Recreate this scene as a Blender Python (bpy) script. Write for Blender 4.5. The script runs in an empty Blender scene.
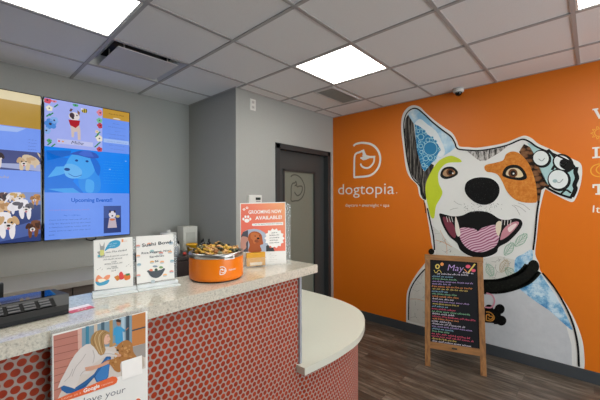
import bpy, bmesh, math, random
from mathutils import Vector, Matrix, Euler
from mathutils.geometry import tessellate_polygon
random.seed(7)
PI = math.pi
col = bpy.context.scene.collection
scene = bpy.context.scene

# ---------------------------------------------------------------- camera, world, lights, exposure
CH = 1.54; YAW = .7391; PITCH = .0015; ROLL = -.0031; FPX = 321.7
_f = Vector((math.cos(YAW)*math.cos(PITCH), math.sin(YAW)*math.cos(PITCH), math.sin(PITCH)))
_r = Vector((math.sin(YAW), -math.cos(YAW), 0)); _u = _r.cross(_f)
CR = _r*math.cos(ROLL)+_u*math.sin(ROLL); CU = -_r*math.sin(ROLL)+_u*math.cos(ROLL); CF = _f
CAM = Vector((0, 0, CH))
cd = bpy.data.cameras.new('camera'); cam = bpy.data.objects.new('camera', cd); col.objects.link(cam)
cd.sensor_width = 36; cd.lens = FPX/600*36; cd.clip_start = .02
m3 = Matrix((CR, CU, -CF)).transposed()
cam.matrix_world = Matrix.Translation(CAM) @ m3.to_4x4()
scene.camera = cam
scene.view_settings.view_transform = 'Standard'; scene.view_settings.look = 'None'
scene.view_settings.exposure = 0; scene.view_settings.gamma = 1
scene.view_settings.use_curve_mapping = False
w = bpy.data.worlds.new('world'); scene.world = w; w.use_nodes = True
w.node_tree.nodes['Background'].inputs[0].default_value = (.75, .85, 1, 1)
w.node_tree.nodes['Background'].inputs[1].default_value = .6
PANEL_STRENGTH = 15.5

def area(name, loc, rot, sx, sy, power, color):
    l = bpy.data.lights.new(name, 'AREA'); l.shape = 'RECTANGLE'; l.size = sx; l.size_y = sy
    l.energy = power; l.color = color
    o = bpy.data.objects.new(name, l); col.objects.link(o); o.location = loc; o.rotation_euler = rot
    return o
# daylight through the storefront window behind the camera
area('window_daylight', (1.7, -3.40, 1.45), (PI/2+.25, 0, 0), 2.6, 2.0, 125, (.84, .94, 1))

def ray(px, py):
    return (CF + CR*((px-300)/FPX) - CU*((py-200)/FPX))
def onz(px, py, z):
    d = ray(px, py); return CAM + d*((z-CH)/d.z)
def ony(px, py, y):
    d = ray(px, py); return CAM + d*(y/d.y)

# ---------------------------------------------------------------- materials
def lin(h):
    if isinstance(h, str):
        c = [int(h[i:i+2], 16)/255 for i in (0, 2, 4)]
    else: c = [v/255 for v in h]
    return tuple((v/12.92 if v <= .04045 else ((v+.055)/1.055)**2.4) for v in c)+(1,)
MC = {}
class NT:
    def __init__(s, name):
        s.m = bpy.data.materials.new(name); s.m.use_nodes = True; s.t = s.m.node_tree
        s.b = s.t.nodes['Principled BSDF']
    def n(s, typ, **k):
        nd = s.t.nodes.new(typ)
        for a, b in k.items(): setattr(nd, a, b)
        return nd
    def l(s, a, b): s.t.links.new(a, b)
    def math(s, op, a, b=None, c=None):
        nd = s.n('ShaderNodeMath', operation=op)
        for i, v in enumerate((a, b, c)):
            if v is None: continue
            if isinstance(v, (int, float)): nd.inputs[i].default_value = v
            else: s.l(v, nd.inputs[i])
        return nd.outputs[0]
    def mix(s, f, a, b):
        nd = s.n('ShaderNodeMix', data_type='RGBA')
        for i, v in ((0, f), (6, a), (7, b)):
            if isinstance(v, (int, float)): nd.inputs[i].default_value = v
            elif isinstance(v, tuple): nd.inputs[i].default_value = v
            else: s.l(v, nd.inputs[i])
        return nd.outputs[2]
    def co(s, kind='Object', scale=(1, 1, 1), rot=(0, 0, 0)):
        tc = s.n('ShaderNodeTexCoord'); mp = s.n('ShaderNodeMapping')
        s.l(tc.outputs[kind], mp.inputs[0]); mp.inputs['Scale'].default_value = scale; mp.inputs['Rotation'].default_value = rot
        return mp.outputs[0]
    def noise(s, v, scale, detail=3, rough=.5):
        nd = s.n('ShaderNodeTexNoise'); s.l(v, nd.inputs[0]); nd.inputs['Scale'].default_value = scale
        nd.inputs['Detail'].default_value = detail; nd.inputs['Roughness'].default_value = rough
        return nd.outputs[0]
    def ramp(s, f, stops):
        nd = s.n('ShaderNodeValToRGB'); s.l(f, nd.inputs[0]); e = nd.color_ramp.elements
        while len(e) < len(stops): e.new(.5)
        for i, (p, c) in enumerate(stops): e[i].position = p; e[i].color = c
        return nd.outputs[0]
    def bump(s, h, strength=.2, dist=.002):
        nd = s.n('ShaderNodeBump'); s.l(h, nd.inputs['Height']); nd.inputs['Strength'].default_value = strength
        nd.inputs['Distance'].default_value = dist; s.l(nd.outputs[0], s.b.inputs['Normal'])
    def base(s, c):
        if isinstance(c, tuple): s.b.inputs['Base Color'].default_value = c
        else: s.l(c, s.b.inputs['Base Color'])
def sc(c, k): return (min(c[0]*k, 1), min(c[1]*k, 1), min(c[2]*k, 1), 1)
def M(name, h=None, rough=.6, metal=0, ns=40, amt=.06, bump=0, emit=0, coat=0, spec=.5):
    if name in MC: return MC[name]
    t = NT(name); c = lin(h)
    v = t.co(); nz = t.noise(v, ns)
    cc = t.mix(nz, sc(c, 1-amt), sc(c, 1+amt)); t.base(cc)
    t.b.inputs['Roughness'].default_value = rough; t.b.inputs['Metallic'].default_value = metal
    t.b.inputs['Coat Weight'].default_value = coat
    if bump: t.bump(nz, bump)
    if emit:
        t.l(cc, t.b.inputs['Emission Color']); t.b.inputs['Emission Strength'].default_value = emit
        t.b.inputs['Base Color'].default_value = (0, 0, 0, 1)
        for l in list(t.t.links):
            if l.to_socket == t.b.inputs['Base Color']: t.t.links.remove(l)
    t.b.inputs['Specular IOR Level'].default_value = spec
    MC[name] = t.m
    return t.m
def S(h, k=.85):   # a colour shown on a lit screen
    return M('screen_'+h, h, rough=.2, ns=15, amt=.05, emit=k, spec=.12)
def Ink(h, rough=.55): return M('ink_'+h, h, rough=rough, ns=30, amt=.05, spec=.2)

def special(name, fn, rough=.5):
    if name in MC: return MC[name]
    t = NT(name); t.b.inputs['Roughness'].default_value = rough
    if '_print' in name: t.b.inputs['Specular IOR Level'].default_value = .2
    fn(t); MC[name] = t.m; return t.m

def f_floor(t):
    v = t.co(rot=(0, 0, PI/2))
    br = t.n('ShaderNodeTexBrick'); t.l(v, br.inputs[0]); br.offset = .37; br.offset_frequency = 2
    for k, x in (('Scale', 1), ('Brick Width', 1.22), ('Row Height', .15), ('Mortar Size', .0012), ('Mortar Smooth', .1), ('Bias', 0)):
        br.inputs[k].default_value = x
    br.inputs['Color1'].default_value = (0, 0, 0, 1); br.inputs['Color2'].default_value = (1, 1, 1, 1); br.inputs['Mortar'].default_value = (.5, .5, .5, 1)
    v2 = t.co(scale=(9, .9, 1))
    ad = t.n('ShaderNodeVectorMath', operation='ADD'); t.l(v2, ad.inputs[0])
    sl = t.n('ShaderNodeVectorMath', operation='SCALE'); t.l(br.outputs[0], sl.inputs[0]); sl.inputs['Scale'].default_value = 13
    t.l(sl.outputs[0], ad.inputs[1])
    g = t.noise(ad.outputs[0], 2.6, 7, .7)
    v3 = t.co(scale=(60, 3, 1)); g2 = t.noise(v3, 2, 3)
    c = t.ramp(g, [(.34, lin('2f2720')), (.46, lin('51463a')), (.56, lin('70665a')), (.68, lin('918778'))])
    c = t.mix(t.math('MULTIPLY', br.outputs[0], .55), c, lin('3a2f28'))
    c = t.mix(t.math('MULTIPLY', g2, .25), c, lin('4f433b'))
    c = t.mix(t.math('MULTIPLY', br.outputs[1], .7), c, lin('2c2521'))
    t.base(c); t.b.inputs['Roughness'].default_value = .42
    t.bump(g2, .15, .001)
M_floor = special('floor_planks', f_floor)
def f_tile(t):
    tc = t.n('ShaderNodeTexCoord'); sx = t.n('ShaderNodeSeparateXYZ'); t.l(tc.outputs['UV'], sx.inputs[0])
    s = .0237; h = s*math.sqrt(3)/2
    U = t.math('ADD', sx.outputs[0], 20*s); V = t.math('ADD', sx.outputs[1], 40*h)
    def d(du, dv):
        a = t.math('SUBTRACT', t.math('FLOORED_MODULO', t.math('ADD', U, du), s), s/2)
        b = t.math('SUBTRACT', t.math('FLOORED_MODULO', t.math('ADD', V, dv), 2*h), h)
        return t.math('SQRT', t.math('ADD', t.math('MULTIPLY', a, a), t.math('MULTIPLY', b, b)))
    dist = t.math('MINIMUM', d(0, 0), d(s/2, h))
    mr = t.n('ShaderNodeMapRange'); t.l(dist, mr.inputs[0])
    mr.inputs[1].default_value = .0090; mr.inputs[2].default_value = .0099; mr.inputs[3].default_value = 1; mr.inputs[4].default_value = 0
    nz = t.noise(tc.outputs['UV'], 28, 2)
    c = t.ramp(nz, [(.35, lin('8b290b')), (.55, lin('98300d')), (.7, lin('a53a14'))])
    gr = lin('a38f85')
    t.base(t.mix(mr.outputs[0], gr, c))
    t.l(t.math('SUBTRACT', .8, t.math('MULTIPLY', mr.outputs[0], .3)), t.b.inputs['Roughness'])
    t.bump(mr.outputs[0], .35, .0015)
def f_tile2(t):
    f_tile(t); t.b.inputs['Specular IOR Level'].default_value = .22
M_tile = special('penny_tile', f_tile2)
def f_ceil(t):
    v = t.co(); a = t.noise(v, 220, 2); b = t.noise(v, 3, 2)
    t.base(t.mix(a, lin('dfe0e0'), lin('f0f1f1'))); t.b.inputs['Roughness'].default_value = .95; t.bump(a, .4, .002)
M_ceil = special('ceiling_tile', f_ceil)
def f_wall(t):
    v = t.co(); a = t.noise(v, 90, 3); t.base(t.mix(a, lin('9d9e99'), lin('a5a6a1'))); t.b.inputs['Roughness'].default_value = .8; t.bump(a, .12, .001)
M_wall = special('grey_paint', f_wall)
def f_owall(t):
    v = t.co(); a = t.noise(v, 1.1, 2); b = t.noise(v, 120, 2)
    t.base(t.mix(a, lin('d96d00'), lin('df7404'))); t.b.inputs['Roughness'].default_value = .5; t.bump(b, .08, .001)
M_owall = special('orange_wallcovering', f_owall)
def f_quartz(t):
    v = t.co(); a = t.noise(v, 170, 3, .7); b = t.noise(v, 14, 4)
    c = t.ramp(a, [(.3, lin('97948b')), (.44, lin('c6c1b2')), (.6, lin('d6d0c0')), (.75, lin('e6e1d5'))])
    t.base(t.mix(t.math('MULTIPLY', b, .3), c, lin('a7a194'))); t.b.inputs['Roughness'].default_value = .09; t.b.inputs['Coat Weight'].default_value = .5; t.b.inputs['Coat Roughness'].default_value = .04
M_quartz = special('quartz', f_quartz)
def f_wood(t):
    v = t.co(scale=(10, 10, 1.0)); a = t.noise(v, 5, 5, .6); b = t.noise(t.co(), 6, 2)
    c = t.ramp(a, [(.25, lin('5f3e24')), (.45, lin('84592f')), (.65, lin('9a6b3c')), (.8, lin('6f4827'))])
    t.base(c); t.b.inputs['Roughness'].default_value = .6; t.bump(a, .2, .001)
M_wood = special('knotty_wood', f_wood)
def f_wood2(t):
    v = t.co(scale=(1, 10, 10)); a = t.noise(v, 5, 5, .6)
    c = t.ramp(a, [(.25, lin('5f3e24')), (.45, lin('84592f')), (.65, lin('9a6b3c')), (.8, lin('6f4827'))])
    t.base(c); t.b.inputs['Roughness'].default_value = .6; t.bump(a, .2, .001)
M_wood2 = special('knotty_wood_rail', f_wood2)
def f_dwood(t):
    v = t.co(scale=(1, 12, 30)); a = t.noise(v, 3, 4); t.base(t.mix(a, lin('4a4039'), lin('6d6259'))); t.b.inputs['Roughness'].default_value = .5
M_dwood = special('grey_brown_laminate', f_dwood)
def f_glass(t):
    t.base((.85, .9, .9, 1)); t.b.inputs['Alpha'].default_value = .10; t.b.inputs['IOR'].default_value = 1.45
    a = t.noise(t.co(), 5, 1); t.l(t.math('MULTIPLY_ADD', a, .03, .03), t.b.inputs['Roughness'])
M_acr = special('clear_acrylic', f_glass)
def f_frost(t):
    a = t.noise(t.co(), 60, 2); t.base(t.mix(a, lin('70756a'), lin('787d71'))); t.b.inputs['Roughness'].default_value = .25
M_frost = special('frosted_glass', f_frost)
M_frost2 = M('frosted_glass_clear_mark', '50544c', .25, amt=.03)
def f_steel(t):
    v = t.co(scale=(1, 1, 40)); a = t.noise(v, 20, 2); t.base(t.mix(a, lin('9c9a96'), lin('c4c2be'))); t.b.inputs['Metallic'].default_value = 1; t.b.inputs['Roughness'].default_value = .28
M_steel = special('brushed_steel', f_steel)
M_dark = M('charcoal_frame_paint', '2e3132', .45, amt=.05)
M_door = M('charcoal_door', '3a3d3d', .5, amt=.05)
M_black = M('black_plastic', '121213', .4, amt=.2)
M_blackg = M('black_gloss', '0a0a0b', .04, amt=.2)
M_white = M('white_plastic', 'd9d8d2', .4, amt=.03)
M_base = M('rubber_baseboard', '3c4044', .6, amt=.06)
M_trimal = M('grey_aluminium', 'a6abb4', .4, .3, amt=.04)
M_grid = M('ceiling_grid_metal', 'a9a7a6', .5, amt=.03)
M_lam = M('warm_grey_laminate', 'a29f97', .35, amt=.03)
M_laml = M('pale_laminate', 'cccdbf', .3, ns=60, amt=.02)
M_org = M('orange_powder_coat', 'f07c04', .35, amt=.03)
M_cab = M('black_brown_cabinet', '1c1412', .35, amt=.2)

# ---------------------------------------------------------------- builders
def thing(name, label, cat, loc=(0, 0, 0), rot=0, group=None):
    o = bpy.data.objects.new(name, None); col.objects.link(o); o.empty_display_size = .05
    o.location = loc; o.rotation_euler = rot if isinstance(rot, tuple) else (0, 0, rot)
    o['label'] = label; o['category'] = cat
    if group: o['group'] = group
    return o
def tag(o, label, cat, group=None):
    o['label'] = label; o['category'] = cat
    if group: o['group'] = group
    return o
def mesh_obj(name, me, parent=None, loc=None, rot=None):
    o = bpy.data.objects.new(name, me); col.objects.link(o)
    if parent: o.parent = parent
    if loc is not None: o.location = loc
    if rot is not None: o.rotation_euler = rot if isinstance(rot, tuple) else (0, 0, rot)
    return o
class MB:
    def __init__(s): s.bm = bmesh.new(); s.mats = []; s.uv = s.bm.loops.layers.uv.new('UVMap')
    def mi(s, m):
        if m not in s.mats: s.mats.append(m)
        return s.mats.index(m)
    def _set(s, faces, m, smooth=False):
        i = s.mi(m)
        for f in faces: f.material_index = i; f.smooth = smooth
    def box(s, a, b, m, bev=0, mtx=None):
        a = Vector(a); b = Vector(b)
        tmp = bmesh.new(); bmesh.ops.create_cube(tmp, size=1)
        for v in tmp.verts: v.co = Vector(((a.x+b.x)/2+v.co.x*abs(b.x-a.x), (a.y+b.y)/2+v.co.y*abs(b.y-a.y), (a.z+b.z)/2+v.co.z*abs(b.z-a.z)))
        if bev: bmesh.ops.bevel(tmp, geom=list(tmp.edges), offset=bev, segments=2, affect='EDGES', profile=.6)
        return s.merge(tmp, m, mtx)
    def merge(s, tmp, m, mtx=None, smooth=False):
        if mtx is not None: bmesh.ops.transform(tmp, matrix=mtx, verts=tmp.verts)
        vs = [s.bm.verts.new(v.co) for v in tmp.verts]; tmp.verts.index_update(); fs = []
        for f in tmp.faces:
            try: fs.append(s.bm.faces.new([vs[v.index] for v in f.verts]))
            except ValueError: pass
        s._set(fs, m, smooth); tmp.free(); return s
    def cyl(s, p0, p1, r0, r1, m, seg=20, smooth=True):
        p0 = Vector(p0); p1 = Vector(p1); d = p1-p0
        tmp = bmesh.new(); bmesh.ops.create_cone(tmp, cap_ends=True, segments=seg, radius1=r0, radius2=r1, depth=d.length)
        q = d.to_track_quat('Z', 'Y').to_matrix().to_4x4()
        s.merge(tmp, m, Matrix.Translation((p0+p1)/2) @ q, False)
        return s
    def lathe(s, prof, m, seg=48, c=(0, 0, 0)):
        rings = []
        for r, z in prof:
            if r < 1e-5: rings.append([s.bm.verts.new((c[0], c[1], c[2]+z))])
            else: rings.append([s.bm.verts.new((c[0]+r*math.cos(2*PI*k/seg), c[1]+r*math.sin(2*PI*k/seg), c[2]+z)) for k in range(seg)])
        fs = []
        for a, b in zip(rings, rings[1:]):
            for k in range(seg):
                k2 = (k+1) % seg
                vv = [a[k % len(a)], a[k2 % len(a)], b[k2 % len(b)], b[k % len(b)]]
                u = []
                for x in vv:
                    if x not in u: u.append(x)
                if len(u) > 2: fs.append(s.bm.faces.new(u))
        s._set(fs, m, True); return s
    def prism(s, pts, z0, z1, m):
        a = [s.bm.verts.new((x, y, z0)) for x, y in pts]; b = [s.bm.verts.new((x, y, z1)) for x, y in pts]
        fs = [s.bm.faces.new([a[i], a[(i+1) % len(a)], b[(i+1) % len(a)], b[i]]) for i in range(len(a))]
        fs.append(s.bm.faces.new(list(reversed(a)))); fs.append(s.bm.faces.new(b))
        s._set(fs, m); return s
    def ribbon(s, pts, z0, z1, m):      # vertical sheet along a plan path, uv in metres
        u = 0; prev = None; i = s.mi(m); last = None
        for p in pts:
            if last is not None: u += math.hypot(p[0]-last[0], p[1]-last[1])
            cur = (s.bm.verts.new((p[0], p[1], z0)), s.bm.verts.new((p[0], p[1], z1)), u)
            if prev:
                f = s.bm.faces.new([prev[0], cur[0], cur[1], prev[1]]); f.material_index = i
                for l, uv in zip(f.loops, ((prev[2], z0), (cur[2], z0), (cur[2], z1), (prev[2], z1))): l[s.uv].uv = uv
            prev = cur; last = p
        return s
    def tube(s, pts, r, m, seg=8):
        pts = [Vector(p) for p in pts]; rings = []
        for i, p in enumerate(pts):
            d = (pts[min(i+1, len(pts)-1)]-pts[max(i-1, 0)]).normalized(); q = d.to_track_quat('Z', 'Y')
            rings.append([s.bm.verts.new(p+q @ Vector((r*math.cos(2*PI*k/seg), r*math.sin(2*PI*k/seg), 0))) for k in range(seg)])
        fs = []
        for a, b in zip(rings, rings[1:]):
            for k in range(seg): fs.append(s.bm.faces.new([a[k], a[(k+1) % seg], b[(k+1) % seg], b[k]]))
        fs.append(s.bm.faces.new(list(reversed(rings[0])))); fs.append(s.bm.faces.new(rings[-1]))
        s._set(fs, m, True); return s
    def build(s, name, parent=None, loc=None, rot=None, fixn=True):
        if fixn: bmesh.ops.recalc_face_normals(s.bm, faces=s.bm.faces)
        me = bpy.data.meshes.new(name); s.bm.to_mesh(me); s.bm.free()
        for m in s.mats: me.materials.append(m)
        return mesh_obj(name, me, parent, loc, rot)
def struct(o): o['kind'] = 'structure'; return o
def catmull(pts, closed=True, n=5):
    out = []; N = len(pts)
    rng = range(N) if closed else range(N-1)
    for i in rng:
        p = [Vector(pts[(i+k) % N] if closed else pts[min(max(i+k, 0), N-1)]) for k in (-1, 0, 1, 2)]
        for j in range(n):
            t = j/n
            out.append(.5*((2*p[1])+(-p[0]+p[2])*t+(2*p[0]-5*p[1]+4*p[2]-p[3])*t*t+(-p[0]+3*p[1]-3*p[2]+p[3])*t**3))
    if not closed: out.append(Vector(pts[-1]))
    return out

class Art:
    """Flat print on the local XZ plane of root, front towards local -Y. Points are given in photo pixels
    (unprojected on to the real plane of the print) or, with loc=True, in local metres."""
    EPS = .0005
    def __init__(s, root, eps=None, off=(0, 0)):
        s.root = root; s.mw = Matrix.Translation(root.location) @ root.rotation_euler.to_matrix().to_4x4()
        s.inv = s.mw.inverted(); s.bm = None; s.off = off
        if eps: s.EPS = eps
    def L(s, p):
        o = s.inv @ CAM; d = s.inv.to_3x3() @ ray(*p); t = -o.y/d.y; q = o+d*t
        return Vector((q.x, q.z))
    def begin(s): s.bm = bmesh.new(); s.mats = []; return s
    def mi(s, m):
        if m not in s.mats: s.mats.append(m)
        return s.mats.index(m)
    def poly(s, pts, m, layer=1, smooth=False, loc=False, n=5):
        P = [Vector(p) if loc else s.L(p) for p in pts]
        if smooth: P = catmull(P, True, n)
        P3 = [Vector((p.x, -layer*s.EPS, p.y)) for p in P]
        tr = tessellate_polygon([P3]); vs = [s.bm.verts.new(p) for p in P3]; i = s.mi(m)
        for t in tr:
            a, b, c = (P3[k] for k in t)
            if (b-a).cross(c-a).length < 1e-12: continue
            order = t if (b-a).cross(c-a).y < 0 else tuple(reversed(t))
            try: f = s.bm.faces.new([vs[k] for k in order]); f.material_index = i
            except ValueError: pass
        return s
    def ell(s, c, rx, ry, m, layer=1, rot=0, n=24, loc=False, a0=0, a1=2*PI):
        pts = []
        full = abs(a1-a0-2*PI) < 1e-6
        for k in range(n if full else n+1):
            a = a0+(a1-a0)*k/n; x = rx*math.cos(a); y = ry*math.sin(a)
            pts.append((c[0]+x*math.cos(rot)-y*math.sin(rot), c[1]+x*math.sin(rot)+y*math.cos(rot)))
        return s.poly(pts, m, layer, loc=loc)
    def stroke(s, pts, wd, m, layer=1, smooth=True, loc=False, taper=None, n=5, closed=False):
        P = [Vector(p) if loc else s.L(p) for p in pts]
        if smooth: P = catmull(P, closed, n)
        if closed: P.append(P[0])
        N = len(P); i = s.mi(m); prev = None
        for k, p in enumerate(P):
            d = P[min(k+1, N-1)]-P[max(k-1, 0)]
            if d.length < 1e-9: continue
            d.normalize(); nn = Vector((-d.y, d.x)); ww = wd if taper is None else wd*taper(k/(N-1))
            a = s.bm.verts.new((p.x+nn.x*ww/2, -layer*s.EPS, p.y+nn.y*ww/2)); b = s.bm.verts.new((p.x-nn.x*ww/2, -layer*s.EPS, p.y-nn.y*ww/2))
            if prev:
                f = s.bm.faces.new([prev[0], prev[1], b, a]); f.material_index = i
            prev = (a, b)
        return s
    def text(s, body, p0, p1, m, layer=1, h=None, bold=0, loc=False, shear=0):
        a = Vector(p0) if loc else s.L(p0); b = Vector(p1) if loc else s.L(p1)
        cu = bpy.data.curves.new('t', 'FONT'); cu.body = body; cu.resolution_u = 3; cu.offset = bold; cu.shear = shear
        o = bpy.data.objects.new('t', cu); col.objects.link(o)
        dg = bpy.context.evaluated_depsgraph_get(); me = bpy.data.meshes.new_from_object(o.evaluated_get(dg))
        bpy.data.objects.remove(o); bpy.data.curves.remove(cu)
        xs = [v.co.x for v in me.vertices]; x0, x1 = min(xs), max(xs)
        d = b-a; k = d.length/(x1-x0); d.normalize(); nn = Vector((-d.y, d.x)); kz = k if h is None else h/.73
        i = s.mi(m); vs = []
        for v in me.vertices:
            q = a+d*((v.co.x-x0)*k)+nn*(v.co.y*kz); vs.append(s.bm.verts.new((q.x, -layer*s.EPS, q.y)))
        for p in me.polygons:
            try: f = s.bm.faces.new([vs[j] for j in p.vertices]); f.material_index = i
            except ValueError: pass
        bpy.data.meshes.remove(me)
        return s
    def scribble(s, p0, p1, h, m, layer=1, wd=None, loc=False, seed=0, word=5):
        """an illegible line of small writing"""
        a = Vector(p0) if loc else s.L(p0); b = Vector(p1) if loc else s.L(p1); rnd = random.Random(seed)
        d = (b-a); Ln = d.length; d.normalize(); nn = Vector((-d.y, d.x)); x = 0; wd = wd or h*.2
        while x < Ln-h*.8:
            wl = min(Ln-x, h*rnd.uniform(1.5, 4.5)); pts = []; k = 0; xx = x
            while xx < x+wl:
                hh = h*(rnd.choice([.55, .6, .6, .95]) if k % 2 else 0); pts.append(a+d*xx+nn*hh); xx += h*rnd.uniform(.2, .34); k += 1
            if len(pts) > 2: s.stroke(pts, wd, m, layer, smooth=False, loc=True)
            x += wl+h*.55
        return s
    def end(s, name, label=None, fix=True):
        for f in s.bm.faces:
            f.normal_update()
            if f.normal.y > 0: f.normal_flip()
        me = bpy.data.meshes.new(name); s.bm.to_mesh(me); s.bm.free(); s.bm = None
        for m in s.mats: me.materials.append(m)
        o = mesh_obj(name, me, s.root)
        if label: o['label'] = label
        return o

# ---------------------------------------------------------------- room shell
H = 2.699; XO = 3.644; YT = 3.633; YD = 2.692; XJ = 1.985; XL = -2.6; YB = -3.5
GX, GY, GS = 1.3949, 1.3083, .61
b = MB(); b.box((XL-.1, YB-.1, -.1), (XO+.1, YT+.1, 0), M_floor); struct(b.build('floor'))
b = MB(); b.box((XL, YT, 0), (XJ+.1, YT+.1, H+.3), M_wall); struct(b.build('wall_back'))
b = MB(); b.box((XJ, YD+.1, 0), (XJ+.1, YT, H+.3), M_wall); struct(b.build('wall_side'))
DX0, DX1, DZ = 2.585, 3.515, 2.155     # door opening
b = MB(); b.box((XJ, YD, 0), (DX0, YD+.1, H+.3), M_wall); b.box((DX1, YD, 0), (XO, YD+.1, H+.3), M_wall); b.box((DX0, YD, DZ), (DX1, YD+.1, H+.3), M_wall)
struct(b.build('wall_door_side'))
b = MB(); b.box((XO, YB, 0), (XO+.1, YD+.1, H+.3), M_owall); struct(b.build('wall_right'))
b = MB(); b.box((XL-.1, YB, 0), (XL, YT, H+.3), M_wall); struct(b.build('wall_left'))
b = MB(); WX0, WX1, WZ0, WZ1 = .3, 3.1, .45, 2.45
b.box((XL, YB-.1, 0), (WX0, YB, H+.3), M_wall); b.box((WX1, YB-.1, 0), (XO, YB, H+.3), M_wall)
b.box((WX0, YB-.1, 0), (WX1, YB, WZ0), M_wall); b.box((WX0, YB-.1, WZ1), (WX1, YB, H+.3), M_wall); struct(b.build('wall_front'))
b = MB(); b.box((WX0, YB-.06, WZ0), (WX1, YB-.05, WZ1), M_acr); pane = struct(b.build('window_1'))
b = MB()
for x in (WX0, 1.67, WX1-.06): b.box((x, YB-.1, WZ0), (x+.06, YB, WZ1), M_dark)
b.box((WX0, YB-.1, WZ0), (WX1, YB, WZ0+.06), M_dark); b.box((WX0, YB-.1, WZ1-.06), (WX1, YB, WZ1), M_dark); b.build('window_frame', pane)
# ceiling panels, with openings for the vents and lights
VENT = (-1, 2); LIGHTS = [(-2, 1), (1, 0), (1, -3), (-2, -2), (1, -6)]
b = MB()
def inside(x, y): return XL < x < XO and YB < y < (YT if x < XJ else YD)
holes = set(LIGHTS+[VENT])
i0 = math.floor((XL-GX)/GS); i1 = math.ceil((XO-GX)/GS); j0 = math.floor((YB-GY)/GS); j1 = math.ceil((YT-GY)/GS)
for i in range(i0, i1):
    for j in range(j0, j1):
        if (i, j) in holes: continue
        x0, x1 = max(GX+GS*i, XL), min(GX+GS*(i+1), XO); y0, y1 = max(GY+GS*j, YB), min(GY+GS*(j+1), YT)
        if x0 >= XJ-.3 and y0 > YD: continue
        if x0 < XJ+.1 and x1 > XJ+.1 and y0 > YD: x1 = XJ+.05
        b.box((x0, y0, H), (x1, y1, H+.015), M_ceil)
b.box((XL, YB, H+.28), (XO, YT, H+.3), M_black)
struct(b.build('ceiling'))
b = MB(); wg = .012
for i in range(i0+1, i1):
    x = GX+GS*i; ye = YT if x < XJ else YD
    b.box((x-wg, YB, H-.007), (x+wg, ye, H+.001), M_grid)
for j in range(j0+1, j1):
    y = GY+GS*j; xe = XO if y < YD else XJ
    b.box((XL, y-wg, H-.006), (xe, y+wg, H+.0012), M_grid)
# wall angle
b.box((XO-.014, YB, H-.005), (XO, YD, H+.001), M_grid); b.box((XJ, YD-.014, H-.005), (XO, YD, H+.001), M_grid)
b.box((XL, YT-.014, H-.005), (XJ, YT, H+.001), M_grid); b.box((XJ-.014, YD-.014, H-.005), (XJ, YT, H+.001), M_grid)
struct(b.build('trim_1'))
b = MB(); b.box((XO-.01, YB, 0), (XO, YD, .102), M_base, .002); struct(b.build('baseboard_right'))
b = MB(); b.box((XJ-.0, YD-.01, 0), (DX0-.05, YD, .102), M_base, .002); b.box((DX1+.05, YD-.01, 0), (XO-.011, YD, .102), M_base, .002); struct(b.build('baseboard_door_side'))
b = MB(); b.box((XJ-.01, YD, 0), (XJ, YT, .102), M_base, .002); struct(b.build('baseboard_side'))

# door_1: charcoal frame, recessed leaf with a frosted lite
b = MB(); fw = .05
fy0 = YD-.018
b.box((DX0-fw, fy0, 0), (DX0+.012, YD+.13, DZ+.05), M_dark, .002); b.box((DX1-.012, fy0, 0), (DX1+fw, YD+.13, DZ+.05), M_dark, .002)
b.box((DX0-fw, fy0, DZ-.012), (DX1+fw, YD+.13, DZ+.05), M_dark, .002)
door = struct(b.build('door_1'))
LY = YD+.055
gx0, gx1, gz0, gz1 = 2.73, 3.30, .28, 1.905
b = MB()
b.box((DX0+.014, LY, .01), (gx0, LY+.045, DZ-.014), M_door); b.box((gx1, LY, .01), (DX1-.014, LY+.045, DZ-.014), M_door)
b.box((gx0, LY, gz1), (gx1, LY+.045, DZ-.014), M_door); b.box((gx0, LY, .01), (gx1, LY+.045, gz0), M_door)
b.build('door_leaf', door)
b = MB()
for q in ((gx0-.02, gx0+.008, gz0-.02, gz1+.02), (gx1-.008, gx1+.02, gz0-.02, gz1+.02), (gx0-.02, gx1+.02, gz0-.02, gz0+.008), (gx0-.02, gx1+.02, gz1-.008, gz1+.02)):
    b.box((q[0], LY-.008, q[2]), (q[1], LY+.004, q[3]), M_dark, .001)
b.build('glazing_bead', door)
b = MB(); b.box((gx0, LY+.018, gz0), (gx1, LY+.026, gz1), M_frost); glass = b.build('door_glass', door)
b = MB(); b.cyl((DX0+.07, LY, 1.02), (DX0+.07, LY-.05, 1.02), .011, .011, M_steel); b.cyl((DX0+.07, LY-.05, 1.02), (DX0+.19, LY-.05, 1.02), .009, .009, M_steel)
b.cyl((DX0+.07, LY, 1.02), (DX0+.07, LY-.008, 1.02), .027, .027, M_steel); b.build('door_handle', door)

# logo strokes shared by wall, door, bowl and tag: unit box 0..1 wide, 0..1.24 high
LOGO_A = [(.0, 1.13), (.12, 1.22), (.40, 1.24), (.72, 1.1), (.95, .80), (.99, .52), (.84, .20), (.55, .02), (.32, .0), (.03, .0), (.03, .30), (.03, .62), (.12, .82), (.28, .86), (.36, .93), (.42, .74)]
LOGO_B = [(.27, .70), (.36, .76), (.45, .68), (.58, .71), (.80, .70), (.80, .50), (.66, .32), (.46, .25), (.30, .36), (.27, .43)]
def logo(A, x, z, wd, m, layer, st):
    for P in (LOGO_A, LOGO_B): A.stroke([(x+wd*p[0], z+wd*p[1]) for p in P], st, m, layer, loc=True, n=4)
class Fake: pass
fk = Fake(); fk.location = Vector((0, LY+.0172, 0)); fk.rotation_euler = Euler((0, 0, 0))
A = Art(fk); A.root = door
A.begin(); p = A.L((290.8, 200.8)); q = A.L((304.8, 200.8)); logo(A, p.x, p.y, q.x-p.x, M_frost2, 1, .017)
for v in A.bm.verts: v.co.y += LY+.0172
A.end('glass_logo')

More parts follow.
